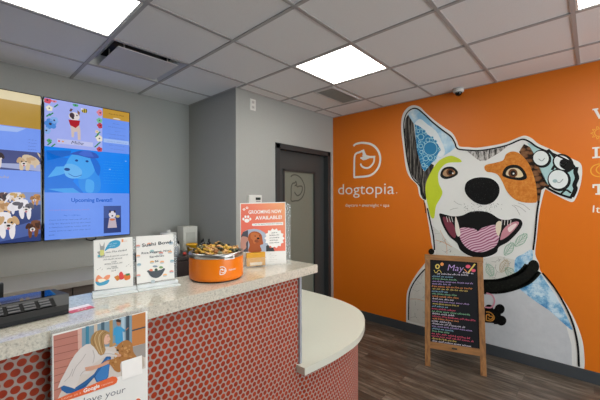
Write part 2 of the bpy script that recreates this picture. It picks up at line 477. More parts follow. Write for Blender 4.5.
# ---------------------------------------------------------------- ceiling fixtures
def emis(name, c, st):
    t = NT(name); a = t.noise(t.co(), 30, 1); t.base((.8, .8, .8, 1)); t.l(t.mix(a, sc(c, .97), c), t.b.inputs['Emission Color']); t.b.inputs['Emission Strength'].default_value = st; return t.m
M_panel = emis('lit_diffuser', (1, .99, .93, 1), PANEL_STRENGTH)
def light_panel(i, j, label):
    t = thing('ceiling_light', label, 'ceiling light', (GX+GS*(i+.5), GY+GS*(j+.5), H), 0, 'lit square ceiling panels')
    h = GS/2-.013; b = MB(); f = .014
    for q in ((-h, -h, h, -h+f), (-h, h-f, h, h), (-h, -h+f, -h+f, h-f), (h-f, -h+f, h, h-f)): b.box((q[0], q[1], -.004), (q[2], q[3], .03), M_white)
    b.build('light_frame', t)
    b = MB(); b.box((-h+f, -h+f, 0), (h-f, h-f, .01), M_panel); b.build('diffuser', t)
    return t
labs = {(-2, 1): 'lit square ceiling panel above the screens, at the upper left corner', (1, 0): 'lit square ceiling panel in the middle of the ceiling, in front of the door', (1, -3): 'lit square ceiling panel at the upper right corner, above the orange wall lettering'}
for ij in LIGHTS: light_panel(*ij, labs.get(ij, 'lit square ceiling panel behind the camera'))
cx, cy = GX+GS*(VENT[0]+.5), GY+GS*(VENT[1]+.5)
t = thing('ceiling_vent', 'white square ceiling diffuser with a flat drop panel near the screens', 'ceiling vent', (cx, cy, H))
b = MB(); h = GS/2-.012
for s in range(4):
    mt = Matrix.Rotation(s*PI/2, 4, 'Z')
    P = [(-h, -h, 0), (h, -h, 0), (h-.07, -h+.07, .07), (-h+.07, -h+.07, .07)]
    vs = [b.bm.verts.new(mt @ Vector(p)) for p in P]; f = b.bm.faces.new(vs); b._set([f], M_white)
    vs = [b.bm.verts.new(mt @ Vector(p)) for p in [(-h+.07, -h+.07, .07), (h-.07, -h+.07, .07), (h-.07, -h+.07, .13), (-h+.07, -h+.07, .13)]]; b._set([b.bm.faces.new(vs)], M_black)
b.box((-h+.06, -h+.06, .12), (h-.06, h-.06, .13), M_black); b.build('vent_cone', t, fixn=False)
M_vp = M('vent_white', 'cfcdcb', .5, amt=.03)
b = MB(); hh = h-.06; b.box((-hh, -hh, -.012), (hh, hh, -.006), M_vp, .002); b.build('drop_panel', t)
for sx in (-1, 1):
    for sy in (-1, 1):
        b = MB(); b.cyl((sx*.17, sy*.17, -.006), (sx*.17, sy*.17, .12), .006, .006, M_white, 8); b.build('hanger', t)
t = thing('return_grille', 'grey egg-crate return air grille beside the middle ceiling light', 'air grille', (2.915, 2.085, H))
b = MB(); gx, gy = .27, .125
for q in ((-gx, -gy, gx, -gy+.02), (-gx, gy-.02, gx, gy), (-gx, -gy+.02, -gx+.02, gy-.02), (gx-.02, -gy+.02, gx, gy-.02)): b.box((q[0], q[1], -.008), (q[2], q[3], 0), M_vp)
b.build('grille_frame', t)
b = MB()
for k in range(1, 36): x = -gx+.02+(2*gx-.04)*k/36; b.box((x-.001, -gy+.02, -.006), (x+.001, gy-.02, -.001), M_lam)
for k in range(1, 15): y = -gy+.02+(2*gy-.04)*k/15; b.box((-gx+.02, y-.001, -.006), (gx-.02, y+.001, -.001), M_lam)
b.build('egg_crate', t)
b = MB(); b.box((-gx+.02, -gy+.02, -.001), (gx-.02, gy-.02, 0), M('duct_dark', '3a3836', .8)); b.build('backing', t)
t = thing('security_camera', 'small white dome camera on the ceiling edge above the dog mural', 'security camera', (3.585, 1.032, H-.005))
b = MB(); b.lathe([(0, 0), (.052, 0), (.052, -.028), (.044, -.036), (0, -.036)], M_white, 28); b.build('camera_base', t)
b = MB(); b.lathe([(.034, -.034), (.033, -.05), (.025, -.064), (.012, -.071), (0, -.073)], M_blackg, 24); b.build('dome', t)

# ---------------------------------------------------------------- small wall devices
t = thing('wall_outlet', 'white double outlet plate high on the wall between corner and door', 'outlet', (2.205, YD-.003, 2.565))
b = MB(); b.box((-.037, -.005, -.06), (.037, .003, .06), M_white, .0015); b.build('cover_plate', t)
for s in (-1, 1):
    b = MB(); b.box((-.017, -.008, s*.027-.015), (.017, -.004, s*.027+.015), M('socket_white', 'bfbdb8', .4), .001)
    for q in (-1, 1): b.box((q*.007-.0015, -.0085, s*.027-.005), (q*.007+.0015, -.0079, s*.027+.006), M_black)
    b.build('socket', t)
t = thing('thermostat', 'white wall thermostat with dark display behind the pink poster', 'thermostat', (2.222, YD-.012, 1.538))
b = MB(); b.box((-.088, -.014, -.062), (.088, .012, .062), M_white, .005); b.build('housing', t)
b = MB(); b.box((.0, -.0165, .008), (.067, -.0135, .036), M('lcd_dark', '2b3230', .2), .001); b.build('display', t)
b = MB()
for k in (0, 1): b.box((.005, -.0165, -.012-k*.02), (.067, -.0135, -.002-k*.02), M('button_grey', '8d8f8c', .5), .001)
b.build('button', t)

# ---------------------------------------------------------------- wall screens
def tv_body(x0, x1, z0, z1, label):
    t = thing('wall_screen', label, 'screen', (x0, YT-.08, z0), 0, 'portrait menu screens on the wall'); W = x1-x0; Hh = z1-z0
    b = MB(); b.box((.0, .004, 0), (W, .06, Hh), M_black, .003); b.build('casing', t)
    b = MB(); g = .006
    for q in ((0, 0, W, g), (0, Hh-g, W, Hh), (0, g, g, Hh-g), (W-g, g, W, Hh-g)): b.box((q[0], -.002, q[1]), (q[2], .006, q[3]), M_blackg)
    b.build('bezel', t)
    b = MB(); b.box((W*.3, .055, Hh*.3), (W*.7, .08, Hh*.7), M_black); b.build('wall_mount', t)
    return t, W, Hh
SK = 1.0
tv, W, Hh = tv_body(.569, 1.279, 1.192, 2.457, 'portrait screen on the right showing upcoming events and a white dog in a red bandana')
A = Art(tv, .0003); A.begin()
def V(u, v): return (.006+u*(W-.012), .006+v*(Hh-.012))
def R_(A, u0, v0, u1, v1, m, layer): A.poly([V(u0, v0), V(u1, v0), V(u1, v1), V(u0, v1)], m, layer, loc=True)
def el(A, u, v, ru, rv, m, layer, rot=0): c = V(u, v); A.ell(c, ru*W, rv*W, m, layer, rot, 18, loc=True)
R_(A, 0, 0, 1, 1, S('719cff'), 1)
A.end('display')
A.begin()
R_(A, 0, .66, .645, 1, S('a9b6fb'), 2); 
flow = [('d8536b', .03, .985, .05), ('e98aa0', .10, .99, .03), ('58b07a', .33, .99, .035), ('e58a9d', .62, .96, .05), ('7fc49b', .61, .90, .04), ('c5475a', .62, .86, .045),
        ('f1ead9', .05, .93, .04), ('4f8fe0', .06, .82, .075), ('8fb8f5', .10, .85, .05), ('8fb8f5', .02, .77, .05), ('f1ead9', .61, .76, .05), ('c5475a', .61, .675, .04), ('58b07a', .05, .70, .03), ('eed9b0', .58, .81, .025)]
for h, u, v, r in flow:
    for k in range(5): a = k*2*PI/5+u*9; el(A, min(max(u+math.cos(a)*r*.5, r*.4), .645-r*.4), min(v+math.sin(a)*r*.28, .985), r*.42, r*.42, S(h), 3)
    el(A, max(u, .02), min(v, .985), r*.2, r*.2, S('3c2f3a'), 4)
for u, v in ((.04, .88), (.07, .89), (.60, .80), (.58, .78), (.05, .68), (.09, .67), (.57, .70), (.60, .72), (.12, .955)):
    A.stroke([V(u-.02, v-.012), V(u+.02, v+.012)], .01, S('2f8a57'), 4, loc=True)
# bee
el(A, .43, .955, .035, .03, S('d9c34a'), 4); 
for k in (-1, 0, 1): A.stroke([V(.43+k*.02, .94), V(.435+k*.02, .97)], .007, S('2a2530'), 5, loc=True)
el(A, .405, .965, .015, .012, S('e6e6fa'), 5)
# sitting dog with red bandana
el(A, .315, .90, .06, .055, S('e9dfe0'), 5); el(A, .29, .905, .028, .035, S('4a3a44'), 6); A.poly([V(.26, .935), V(.275, .955), V(.30, .95), V(.28, .93)], S('6b4a3f'), 6, loc=True)
A.poly([V(.35, .95), V(.38, .935), V(.37, .91), V(.35, .93)], S('8a6450'), 6, loc=True)
el(A, .345, .91, .009, .009, S('2a2530'), 7); el(A, .30, .885, .014, .012, S('1d1a20'), 7)
A.poly([V(.25, .87), V(.38, .875), V(.37, .84), V(.33, .815), V(.27, .83)], S('b3222f'), 6, loc=True)
A.poly([V(.27, .845), V(.37, .845), V(.385, .80), V(.385, .73), V(.355, .73), V(.35, .79), V(.315, .785), V(.31, .745), V(.285, .745), V(.28, .80)], S('d9c6c0'), 5, loc=True)
A.text('Millie', V(.28, .695), V(.42, .695), S('2b2f55'), 5, h=.03, loc=True, shear=.3)
R_(A, .13, .688, .53, .722, S('c8cdf8'), 3)
el(A, .15, .705, .012, .012, S('d8536b'), 4); el(A, .19, .705, .012, .010, S('f0a860'), 4)
A.end('picture')
A.begin()
R_(A, .65, .925, 1, 1, S('c79a3c'), 2); A.text('Pups of the Week', V(.73, .962), V(.93, .962), S('5a4420'), 3, h=.014, loc=True); el(A, .83, .935, .05, .008, S('f2e6cf'), 3); A.end('gold_header'); A.begin()
for k, (a, b2) in enumerate(((.78, .88), (.72, .95), (.80, .87), (.70, .95), (.73, .93), (.70, .96), (.73, .93), (.75, .92))): A.scribble(V(a, .89-k*.029), V(b2, .89-k*.029), .008, S('4f63a8'), 3, loc=True, seed=k)
R_(A, .66, .735, .995, .765, S('a9c6ff'), 2.5)
A.end('text_block')
A.begin()
R_(A, 0, .335, 1, .66, S('0088ff'), 2)
A.poly([V(0, .335), V(0, .63), V(.12, .60), V(.30, .58), V(.36, .50), V(.30, .42), V(.42, .335)], S('1678e6'), 3, loc=True)
A.poly([V(.02, .63), V(.28, .645), V(.27, .61), V(.03, .56)], S('1268d0'), 3, loc=True)
A.poly([V(.40, .50), V(.55, .52), V(.62, .44), V(.60, .345), V(.42, .345), V(.36, .42)], S('2a92f4'), 3.5, smooth=True, loc=True)
A.poly([V(.22, .50), V(.24, .57), V(.31, .625), V(.42, .635), V(.52, .61), V(.565, .56), V(.545, .50), V(.48, .455), V(.40, .44), V(.30, .45)], S('46aaff'), 4, smooth=True, loc=True)
A.poly([V(.20, .51), V(.23, .545), V(.33, .54), V(.40, .50), V(.38, .455), V(.29, .44), V(.22, .46)], S('6cbcff'), 4.5, smooth=True, loc=True)
A.poly([V(.50, .60), V(.56, .60), V(.62, .54), V(.60, .47), V(.56, .50), V(.53, .55)], S('1270e0'), 4.6, smooth=True, loc=True)
A.poly([V(.27, .62), V(.40, .652), V(.55, .645), V(.60, .61), V(.50, .60), V(.36, .615)], S('2c58c0'), 5, smooth=True, loc=True); A.poly([V(.36, .625), V(.42, .655), V(.50, .655), V(.54, .615), V(.44, .61)], S('3f6cd8'), 5.2, loc=True)
el(A, .235, .505, .032, .02, S('0c3f8c'), 5); el(A, .34, .575, .018, .014, S('0c3f8c'), 5); el(A, .46, .575, .018, .014, S('0c3f8c'), 5); A.stroke([V(.25, .475), V(.32, .455), V(.40, .47)], .005, S('0f55b4'), 5, loc=True)
A.poly([V(.46, .44), V(.54, .42), V(.53, .345), V(.45, .345), V(.44, .40)], S('4aacff'), 4, smooth=True, loc=True)
A.poly([V(.03, .44), V(.12, .52), V(.26, .53), V(.27, .49), V(.15, .46)], S('52b0ff'), 4, loc=True)
A.poly([V(.03, .36), V(.20, .335), V(.38, .335), V(.30, .37)], S('44a4f6'), 4, loc=True)
for k in range(9): A.scribble(V(.66, .58-k*.021), V(.93, .58-k*.021), .007, S('3fa6fb'), 3, loc=True, seed=50+k)
el(A, .74, .525, .012, .007, S('9ad0ff'), 4); el(A, .95, .60, .01, .006, S('9ad0ff'), 4)
A.end('event_picture')
A.begin()
A.text('Upcoming Events!!', V(.28, .268), V(.77, .268), S('0060d0'), 3, h=.036, bold=.03, loc=True); A.end('event_title'); A.begin()
A.scribble(V(.05, .205), V(.49, .205), .013, S('a98fd8'), 3, loc=True, seed=3); A.text('May 7 - 2:00-4pm', V(.20, .165), V(.38, .165), S('0060d0'), 3, h=.012, loc=True)
for k, tx in enumerate(('Come and drop your pup off with us', 'only for daycare and to also have', 'a delicious meal to come with or', 'make sure to sign your pup up at', 'pup')):
    A.text(tx, V(.045, .135-k*.026), V(.50 if k < 4 else .10, .135-k*.026), S('3c5ca8'), 3, h=.011, loc=True)
A.end('event_text'); A.begin(); R_(A, .66, .02, .885, .235, S('2c3f7c'), 3); R_(A, .66, .14, .885, .235, S('41589c'), 4)
el(A, .77, .165, .045, .05, S('e6e0ea'), 5); el(A, .74, .19, .012, .02, S('3b2f3c'), 6); el(A, .80, .19, .012, .02, S('3b2f3c'), 6); el(A, .77, .155, .012, .01, S('1d1a20'), 6)
A.poly([V(.73, .14), V(.81, .14), V(.83, .06), V(.71, .06)], S('c9b8c4'), 5, loc=True); el(A, .77, .125, .035, .014, S('d87a4a'), 6); el(A, .84, .15, .025, .02, S('cdbb7a'), 6)
A.end('dog_picture')

tv, W, Hh = tv_body(-.155, .555, 1.192, 2.457, 'portrait screen on the left showing photos of many dogs under a gold header')
A = Art(tv, .0003); A.begin(); R_(A, 0, 0, 1, 1, S('7ba0ff'), 1); A.end('display')
A.begin()
R_(A, 0, .94, 1, 1, S('e5d6ae'), 2); R_(A, 0, .77, 1, .94, S('b8913a'), 2); A.end('gold_header'); A.begin()
A.poly([V(.0, .715), V(.78, .735), V(.86, .765), V(0, .765)], S('a7c2ff'), 2, loc=True)
for k in range(5): A.scribble(V(.3, .69-k*.022), V(.55+.06*(k % 2), .69-k*.022), .009, S('4f63a8'), 3, loc=True, seed=70+k); A.scribble(V(.88, .69-k*.022), V(.96, .69-k*.022), .009, S('4f63a8'), 3, loc=True, seed=90+k)
A.scribble(V(.60, .425), V(.74, .425), .022, S('c9b48f'), 3, loc=True, seed=5)
A.end('text_block')
A.begin(); R_(A, 0, .48, 1, .61, S('39406a'), 2); rnd = random.Random(4)
def cl1(x): return min(max(x, .003), .997)
def dog(u, v, s, c1, c2, layer, face=0, vmax=.333, vmin=.003):
    """a dog seen from the front: body behind, head, ears, muzzle, eyes, nose, legs"""
    def E(du, dv, ru, rv, h, ly, rot=0):
        pts = []
        for k in range(14):
            a = 2*PI*k/14; x = ru*math.cos(a); y = rv*math.sin(a)
            pts.append(V(cl1(u+(du+x*math.cos(rot)-y*math.sin(rot))*s), min(max(v+(dv+x*math.sin(rot)+y*math.cos(rot))*s*.56, vmin), vmax)))
        A.poly(pts, S(h), ly, loc=True)
    f = -1 if face else 1
    E(-.45*f, .35, .62, .34, c1, layer, .5*f); E(-.25*f, -.15, .14, .5, c1, layer+.1, .1*f); E(.15*f, -.2, .13, .5, c1, layer+.1); E(-.7*f, .1, .1, .4, c1, layer); E(-1.0*f, .75, .06, .3, c1, layer, -.5*f)
    E(-.5*f, .45, .25, .14, c2, layer+.12)
    E(0, .18, .33, .36, c1, layer+.2); E(-.3, .3, .12, .26, c2, layer+.3, -.4); E(.3, .3, .12, .26, c2, layer+.3, .4); E(.1*f, .25, .16, .2, c2, layer+.25)
    E(0, .0, .17, .17, 'e9e0dc', layer+.35); E(-.13, .2, .05, .05, '18141a', layer+.4); E(.13, .2, .05, .05, '18141a', layer+.4); E(0, .03, .08, .06, '18141a', layer+.45); E(0, -.12, .06, .07, 'c06a78', layer+.4)
A.begin(); R_(A, 0, .48, 1, .61, S('4a5288'), 2); A.end('picture_ground'); A.begin()
A.poly([V(0, .48), V(.5, .50), V(1, .48), V(1, .53), V(.6, .52), V(0, .55)], S('a9b2dc'), 2.5, loc=True)
for q in ((.12, .53, .12, 'e3d8da', '6b4a3f', 0), (.36, .525, .14, 'd9d0d4', '2c2630', 1), (.60, .545, .15, 'e6dcd8', '3a2c30', 0), (.84, .525, .15, 'dcc6a8', 'c9a884', 1)): dog(q[0], q[1], q[2], q[3], q[4], 3+q[0], q[5], .609, .482)
A.end('picture')
A.begin(); R_(A, 0, .0, 1, .335, S('33437c'), 2); R_(A, 0, .25, 1, .335, S('7d92cc'), 2.2); A.poly([V(0, .1), V(.3, .16), V(.6, .08), V(1, .15), V(1, .05), V(.5, .0), V(0, 0)], S('5468a8'), 2.3, loc=True); A.end('picture_ground')
A.begin(); k = 0
for q in ((.10, .285, .11, '8a5a3c', '5b3a28', 0), (.28, .29, .12, '7a4a30', '4a2c20', 1), (.45, .285, .12, 'd8c8b8', '6b4a3f', 0), (.63, .28, .12, '5b3a35', '2a1c20', 1), (.80, .29, .12, 'e6dcd8', 'c9a060', 0), (.94, .28, .10, 'c58a4a', 'a06a30', 1),
          (.18, .20, .15, 'e3d8da', '8a5a3c', 1), (.42, .21, .16, '9a6a48', '5b3a28', 0), (.60, .215, .15, 'dcb488', 'b98a58', 1), (.86, .215, .17, 'efeaf0', '5d5660', 0),
          (.10, .11, .17, '2a242c', '8a6a50', 0), (.36, .12, .17, '3a3038', 'b0a0a0', 1), (.70, .11, .22, 'f4eef0', 'cfa878', 0), (.92, .08, .15, '7a4a30', '4a2c20', 1), (.28, .05, .13, 'b88254', '7a4a30', 0)):
    dog(q[0], q[1], q[2], q[3], q[4], 3+k*.5, q[5]); k += 1
A.end('dogs_picture')
b = MB(); b.tube([(.90, YT-.012, 1.21), (.905, YT-.02, 1.17), (.95, YT-.02, 1.155), (.985, YT-.015, 1.17), (.99, YT-.012, 1.21)], .005, M_black)
tag(b.build('cable'), 'short black cable looping below the right screen', 'cable')

# ---------------------------------------------------------------- back counter and corner cabinet
t = thing('back_cabinet', 'long low cabinet under the two wall screens, grey brown fronts', 'cabinet', (0, 3.0, 0))
b = MB(); b.box((-1.9, .03, .09), (1.30, YT-3.0-.005, .87), M_dwood); b.box((-1.85, .08, 0), (1.28, .6, .09), M_black); b.build('carcass', t)
for k in range(5):
    x0 = -1.9+.64*k; b = MB(); b.box((x0+.004, .01, .10), (x0+.636, .03, .865), M_dwood, .002); d = b.build('cabinet_door', t)
    b = MB(); b.cyl((x0+.57, -.01, .6), (x0+.57, -.01, .75), .005, .005, M_steel, 8); b.cyl((x0+.57, -.01, .62), (x0+.57, .011, .62), .004, .004, M_steel, 8); b.cyl((x0+.57, -.01, .73), (x0+.57, .011, .73), .004, .004, M_steel, 8); b.build('handle', d)
b = MB(); b.box((-1.92, 2.985, .87), (1.31, YT-.001, .91), M_lam, .003)
tag(b.build('back_worktop'), 'long warm grey worktop on the cabinet below the wall screens', 'worktop')
CZ = .99
t = thing('corner_cabinet', 'black cabinet in the corner behind the orange bowl', 'cabinet', (1.345, 2.98, 0))
b = MB(); b.box((0, .02, .05), (.62, .64, CZ-.03), M_cab, .004); b.box((.03, .05, 0), (.59, .6, .05), M_black); b.build('cabinet_body', t)
b = MB(); b.box((.005, 0, .06), (.615, .018, CZ-.04), M_cab, .003); b.build('cabinet_door', t)
b = MB(); b.box((-.01, -.01, CZ-.03), (.63, .65, CZ), M('black_top', '252424', .35), .004); b.build('cabinet_top', t)

p = onz(188, 252, CZ); t = thing('paper_dispenser', 'tall off-white box on the black corner cabinet, behind the yellow tub', 'box', (1.835, 3.40, CZ), 0)
b = MB(); b.box((-.085, -.07, 0), (.085, .07, .265), M('offwhite_box', 'cfcdc2', .5), .006); b.build('housing', t)
b = MB(); b.box((-.055, -.0735, .02), (.055, -.069, .20), M('offwhite_panel', 'bdbbb0', .5), .002); b.build('front_panel', t)
M_yel = M('yellow_plastic', 'd9a21a', .4, amt=.05)
t = thing('yellow_tub', 'small yellow plastic tub on the black corner cabinet', 'tub', (1.745, 3.14, CZ), .1)
b = MB(); b.lathe([(0, 0), (.040, 0), (.049, .080), (.059, .083), (.059, .098), (.052, .098), (.046, .03), (0, .03)], M_yel, 24); b.build('tub_body', t)
b = MB(); b.tube([(-.057, 0, .085), (-.052, -.04, .06), (0, -.066, .045), (.052, -.04, .06), (.057, 0, .085)], .0025, M_white, 6); b.build('handle', t)
def bottle(loc, h, r, m, capm, label, group=None, name='bottle'):
    t = thing(name, label, 'bottle', loc, 0, group)
    b = MB(); b.lathe([(0, 0), (r, 0), (r, h*.58), (r*.8, h*.68), (r*.32, h*.76), (r*.32, h*.8), (0, h*.8)], m, 20); b.build('bottle_body', t)
    b = MB(); b.lathe([(0, h*.79), (r*.42, h*.79), (r*.38, h), (0, h)], capm, 16); b.build('cap', t)
    return t
def copy_tree(o, parent=None):
    c = o.copy(); col.objects.link(c); c.parent = parent
    for ch in list(o.children): copy_tree(ch, c)
    return c
for k, (x, y, h) in enumerate(((1.832, 3.09, .135), (1.872, 3.13, .14), (1.915, 3.09, .135), (1.950, 3.14, .13))):
    lab = ['black squeeze bottle next to the yellow tub', 'black squeeze bottle, second to the right of the yellow tub', 'black squeeze bottle, third to the right of the yellow tub', 'black squeeze bottle nearest the side wall'][k]
    bottle((x, y, CZ), h, .021, M_blackg, M_black, lab, 'black bottles on the corner cabinet')
bottle((1.56, 3.10, CZ), .12, .02, M('grey_bottle', '8f9396', .3), M_white, 'clear grey pump bottle on the left of the corner cabinet', 'small bottles beside the yellow tub')
bottle((1.625, 3.2, CZ), .13, .018, M('pale_bottle', 'b9bcb8', .3), M_black, 'pale slim bottle with black cap left of the yellow tub', 'small bottles beside the yellow tub')
t = thing('small_ball', 'small red ball beside the yellow tub', 'ball', (1.62, 3.06, CZ)); 
b = MB(); b.lathe([(0, 0), (.012, .002), (.02, .012), (.02, .02), (.012, .031), (0, .034)], M('red_rubber', 'a8362c', .5), 18); b.build('ball_body', t)
p = ony(168.5, 233, 3.3)
t = thing('round_jar', 'white lidded jar behind the sushi bowl sign', 'jar', (1.49, 3.36, CZ))
jt = ony(168.5, 230, 3.36).z-CZ
b = MB(); b.lathe([(0, 0), (.07, 0), (.075, .02), (.075, jt*.8), (0, jt*.8)], M_white, 28); b.build('jar_body', t)
b = MB(); b.lathe([(0, jt*.8), (.08, jt*.8), (.08, jt*.88), (.02, jt*.9), (.018, jt), (0, jt)], M_white, 28); b.build('lid', t)
t.location.x = p.x*3.36/3.3

# ---------------------------------------------------------------- reception desk
TZ = 1.22; LZ = .76
def yf(x): return 1.009+.0193*x
desk = thing('reception_desk', 'reception desk clad in terracotta penny tiles with a raised quartz counter and lower curved end', 'desk', (0, 0, 0))
XS, XE = -1.3, 1.135
low = [(1.118, .992), (1.36, .974), (1.60, .997), (1.83, 1.10), (1.98, 1.24), (2.055, 1.41), (2.088, 1.6), (2.098, 1.85), (2.10, 2.15)]
lowc = [tuple(p) for p in catmull(low, False, 6)]
# tiled cladding follows the front, passes under the lower counter and round its curved end
inset = []
for k in range(len(lowc)):
    a = Vector(lowc[max(k-1, 0)]); c = Vector(lowc[min(k+1, len(lowc)-1)]); d = (c-a).normalized(); n = Vector((-d.y, d.x))
    q = Vector(lowc[k])+n*.045; inset.append((q.x, q.y))
front = [(XS+i*(XE-XS)/12, yf(XS+i*(XE-XS)/12)+.014) for i in range(13)]
b = MB(); b.ribbon(front, .0, TZ-.04, M_tile); b.build('tiled_front', desk)
j = [q for q in inset if q[0] > 1.16]
path = [(XE, front[-1][1])]+j
b = MB(); b.ribbon([(x, y) for x, y in path], 0, LZ-.03, M_tile)
# continue the tile phase
for f in b.bm.faces:
    for l in f.loops: l[b.uv].uv.x += XE-XS
b.build('tiled_curved_end', desk)
b = MB(); b.prism([(XS, yf(XS)+.016), (XE-.004, yf(XE)+.016), (XE-.004, yf(XE)+.13), (XS, yf(XS)+.13)], 0, TZ-.041, M_lam); b.build('wall_panel', desk)
b = MB(); b.prism([(XE-.003, yf(XE)+.004), (XE+.010, yf(XE)+.004), (XE+.010, yf(XE)+.132), (XE-.003, yf(XE)+.132)], LZ+.001, TZ-.041, M_trimal); b.build('edge_trim', desk)
b = MB(); b.prism([(XS, yf(XS)-.022), (.26, .996), (.8, 1.012), (1.246, 1.016), (1.243, 1.232), (.7, 1.285), (.3, 1.300), (XS, 1.300)], TZ-.04, TZ, M_quartz)
bmesh.ops.bevel(b.bm, geom=list(b.bm.edges), offset=.003, segments=2, affect='EDGES'); b.build('quartz_counter', desk)
b = MB(); b.prism(lowc+[(1.145, 2.15), (1.145, 1.165), (1.118, 1.165)], LZ-.034, LZ, M_laml)
b.build('lower_counter', desk)
b = MB(); b.prism([(x, y) for x, y in inset if x > 1.2 and y < 2.1][::1]+[(1.20, 2.1)], 0.0, LZ-.036, M_lam)
bmesh.ops.scale(b.bm, vec=(.99, .99, 1), verts=b.bm.verts, space=Matrix.Translation((-1.5, -1.6, 0))); b.build('end_carcass', desk)
b = MB(); b.box((XS, 1.17, .73), (1.13, 1.75, .76), M_laml, .003); b.build('staff_worktop', desk)
b = MB(); b.box((XS, 1.14, 0), (XS+.04, 1.74, .73), M_lam); b.box((.3, 1.17, 0), (.34, 1.74, .73), M_lam); b.build('side_panel', desk)

# monitor at the left edge, on the staff worktop
t = thing('monitor', 'black monitor cut by the left edge of the photo, behind the card terminal', 'monitor', (-.12, 1.52, .76), .05)
p = ony(3.8, 283, 1.52)
b = MB(); b.box((-.30, -.01, .10), (p.x+.12, .012, p.z-.76), M_black, .004); b.build('screen', t)
b = MB(); b.cyl((-.1, .03, .01), (-.1, .03, .25), .014, .014, M_black, 12); b.box((-.1-.1, -.05, 0), (0, .1, .012), M_black, .004); b.build('stand', t)

# card terminal lying on the counter
def wedge(prof_top):
    pass
p0 = onz(64, 317, TZ); p1 = onz(5, 327, TZ)
tr = thing('payment_terminal', 'black card payment terminal with keypad recess and glossy tilted screen', 'card terminal', (.120, 1.118, TZ), .03)
b = MB()
# body in plan (local), front edge at y=0, height slopes up towards the back
def slab(b, pl, zs, m):
    bot = [b.bm.verts.new((x, y, .0015)) for x, y in pl]; top = [b.bm.verts.new((x, y, z)) for (x, y), z in zip(pl, zs)]
    fs = [b.bm.faces.new([bot[i], bot[(i+1) % len(pl)], top[(i+1) % len(pl)], top[i]]) for i in range(len(pl))]
    fs += [b.bm.faces.new(list(reversed(bot))), b.bm.faces.new(top)]; b._set(fs, m)
    bmesh.ops.bevel(b.bm, geom=list(b.bm.edges), offset=.003, segments=2, affect='EDGES')
prof = [(-.020, .0015), (-.020, .013), (-.004, .024), (.044, .040), (.052, .042), (.142, .042), (.148, .036), (.148, .0015)]
def xe(y): return .112+.016*min(1, max(0, (y+.02)/.06))-.018*max(0, (y-.08)/.07)
A0 = [b.bm.verts.new((-.17, y, z)) for y, z in prof]; A1 = [b.bm.verts.new((xe(y), y, z)) for y, z in prof]
fs = [b.bm.faces.new([A0[k], A0[(k+1) % 8], A1[(k+1) % 8], A1[k]]) for k in range(8)]+[b.bm.faces.new(A0), b.bm.faces.new(list(reversed(A1)))]
b._set(fs, M('matte_black_plastic', '09090a', .5, amt=.1, spec=.3))
b.build('housing', tr)
b = MB(); b.box((-.165, .056, .0415), (.100, .138, .0435), M_blackg); b.build('screen', tr)
KT = Matrix.Translation((0, -.004, .0242)) @ Matrix.Rotation(math.atan2(.016, .048), 4, 'X')
b = MB(); b.box((-.055, .003, .0), (.088, .046, .0012), M('dark_recess', '030303', .6, spec=.1), 0, KT); rec = b.build('keypad', tr)
b = MB()
for ix in range(4):
    for iy in range(3): b.box((-.046+ix*.033, .007+iy*.013, .001), (-.022+ix*.033, .015+iy*.013, .0035), M('key_grey', '3a3a3d', .5, spec=.3), 0, KT)
b.build('keys', rec)

# red and white sticker on the counter
lt = thing('counter_label', 'flat white and red paper label on the quartz counter beside the card terminal', 'label', (.262, 1.125, TZ+.0006), .12)
b = MB(); b.box((-.028, -.022, 0), (.034, .004, .0006), M('label_red', 'c9485a', .4), 0); b.box((-.024, .004, 0), (.036, .03, .0006), M('label_pale', 'e9dfe4', .4), 0); b.build('label_sheet', lt)
b = MB()
for k in range(3): b.box((-.006+.009*k, -.012, .0006), (-.001+.009*k, -.006, .0008), M_white)
b.build('lettering', lt)

# ---------------------------------------------------------------- acrylic sign holders
M_paper = M('white_paper', 'e6e4de', .7, amt=.02)
M_acre = M('acrylic_edge', 'dfe3e2', .15, amt=.02)
def holder(name, label, loc, rz, w, h, group=None, base_d=.07):
    t = thing(name, label, 'sign', loc, rz, group)
    b = MB(); b.box((-w/2, .0006, .012), (w/2, .0025, h), M_acr); b.build('acrylic_sheet', t)
    b = MB(); b.box((-w/2-.003, -base_d/2, 0), (w/2+.003, base_d/2, .004), M_acre, .001); b.box((-w/2-.002, -.008, .004), (w/2+.002, -.0035, .016), M_acre, .001); b.box((-w/2-.002, .0035, .004), (w/2+.002, .008, .016), M_acre, .001)
    b.build('holder_base', t)
    return t
rz = math.radians(-10.4)
c1 = Vector((.392, 1.228, TZ)); c2 = Vector((.531, 1.203, TZ))
sg = holder('counter_sign', 'white acrylic-held food menu sign with a blue speech bubble, left of the sushi sign', c1, rz, .128, .188, 'counter signs in clear holders')
A = Art(sg, .0004)
pa = [(93.5, 240.5), (132.5, 236.8), (133.3, 286), (94.5, 290.5)]
A.begin(); A.poly(pa, M_paper, 0); A.end('paper')
A.begin()
A.poly([(105.5, 248.5), (107, 246), (110, 242), (116, 240), (120, 241.5), (119.5, 245.5), (115, 248), (109, 248.6), (105, 251)], Ink('3f9cc4'), 2, smooth=True); A.scribble((108.5, 244.8), (117.5, 243.4), .004, Ink('d8eef6'), 3, seed=11); A.scribble((109, 247), (115, 246), .004, Ink('d8eef6'), 3, seed=12)
A.poly([(99.5, 242.5), (101, 246), (103, 246), (104.5, 242), (104.5, 248), (104, 252), (105, 256), (99, 257), (98.5, 254), (97, 252), (100, 251), (100, 248)], Ink('9a9b9a'), 2); A.poly([(100, 250), (104, 250), (104, 255), (100, 256)], Ink('cfcf7c'), 3); A.ell((99, 256), 1.6, 1, Ink('4aa6b8'), 3)
A.poly([(121.5, 239.3), (123.3, 239.1), (123.4, 242), (121.6, 242.2)], Ink('e79a6a'), 2); A.scribble((124, 241.6), (129, 241), .0045, Ink('e79a6a'), 2, seed=13)
A.end('artwork')
A.begin(); dk = Ink('4b4d50')
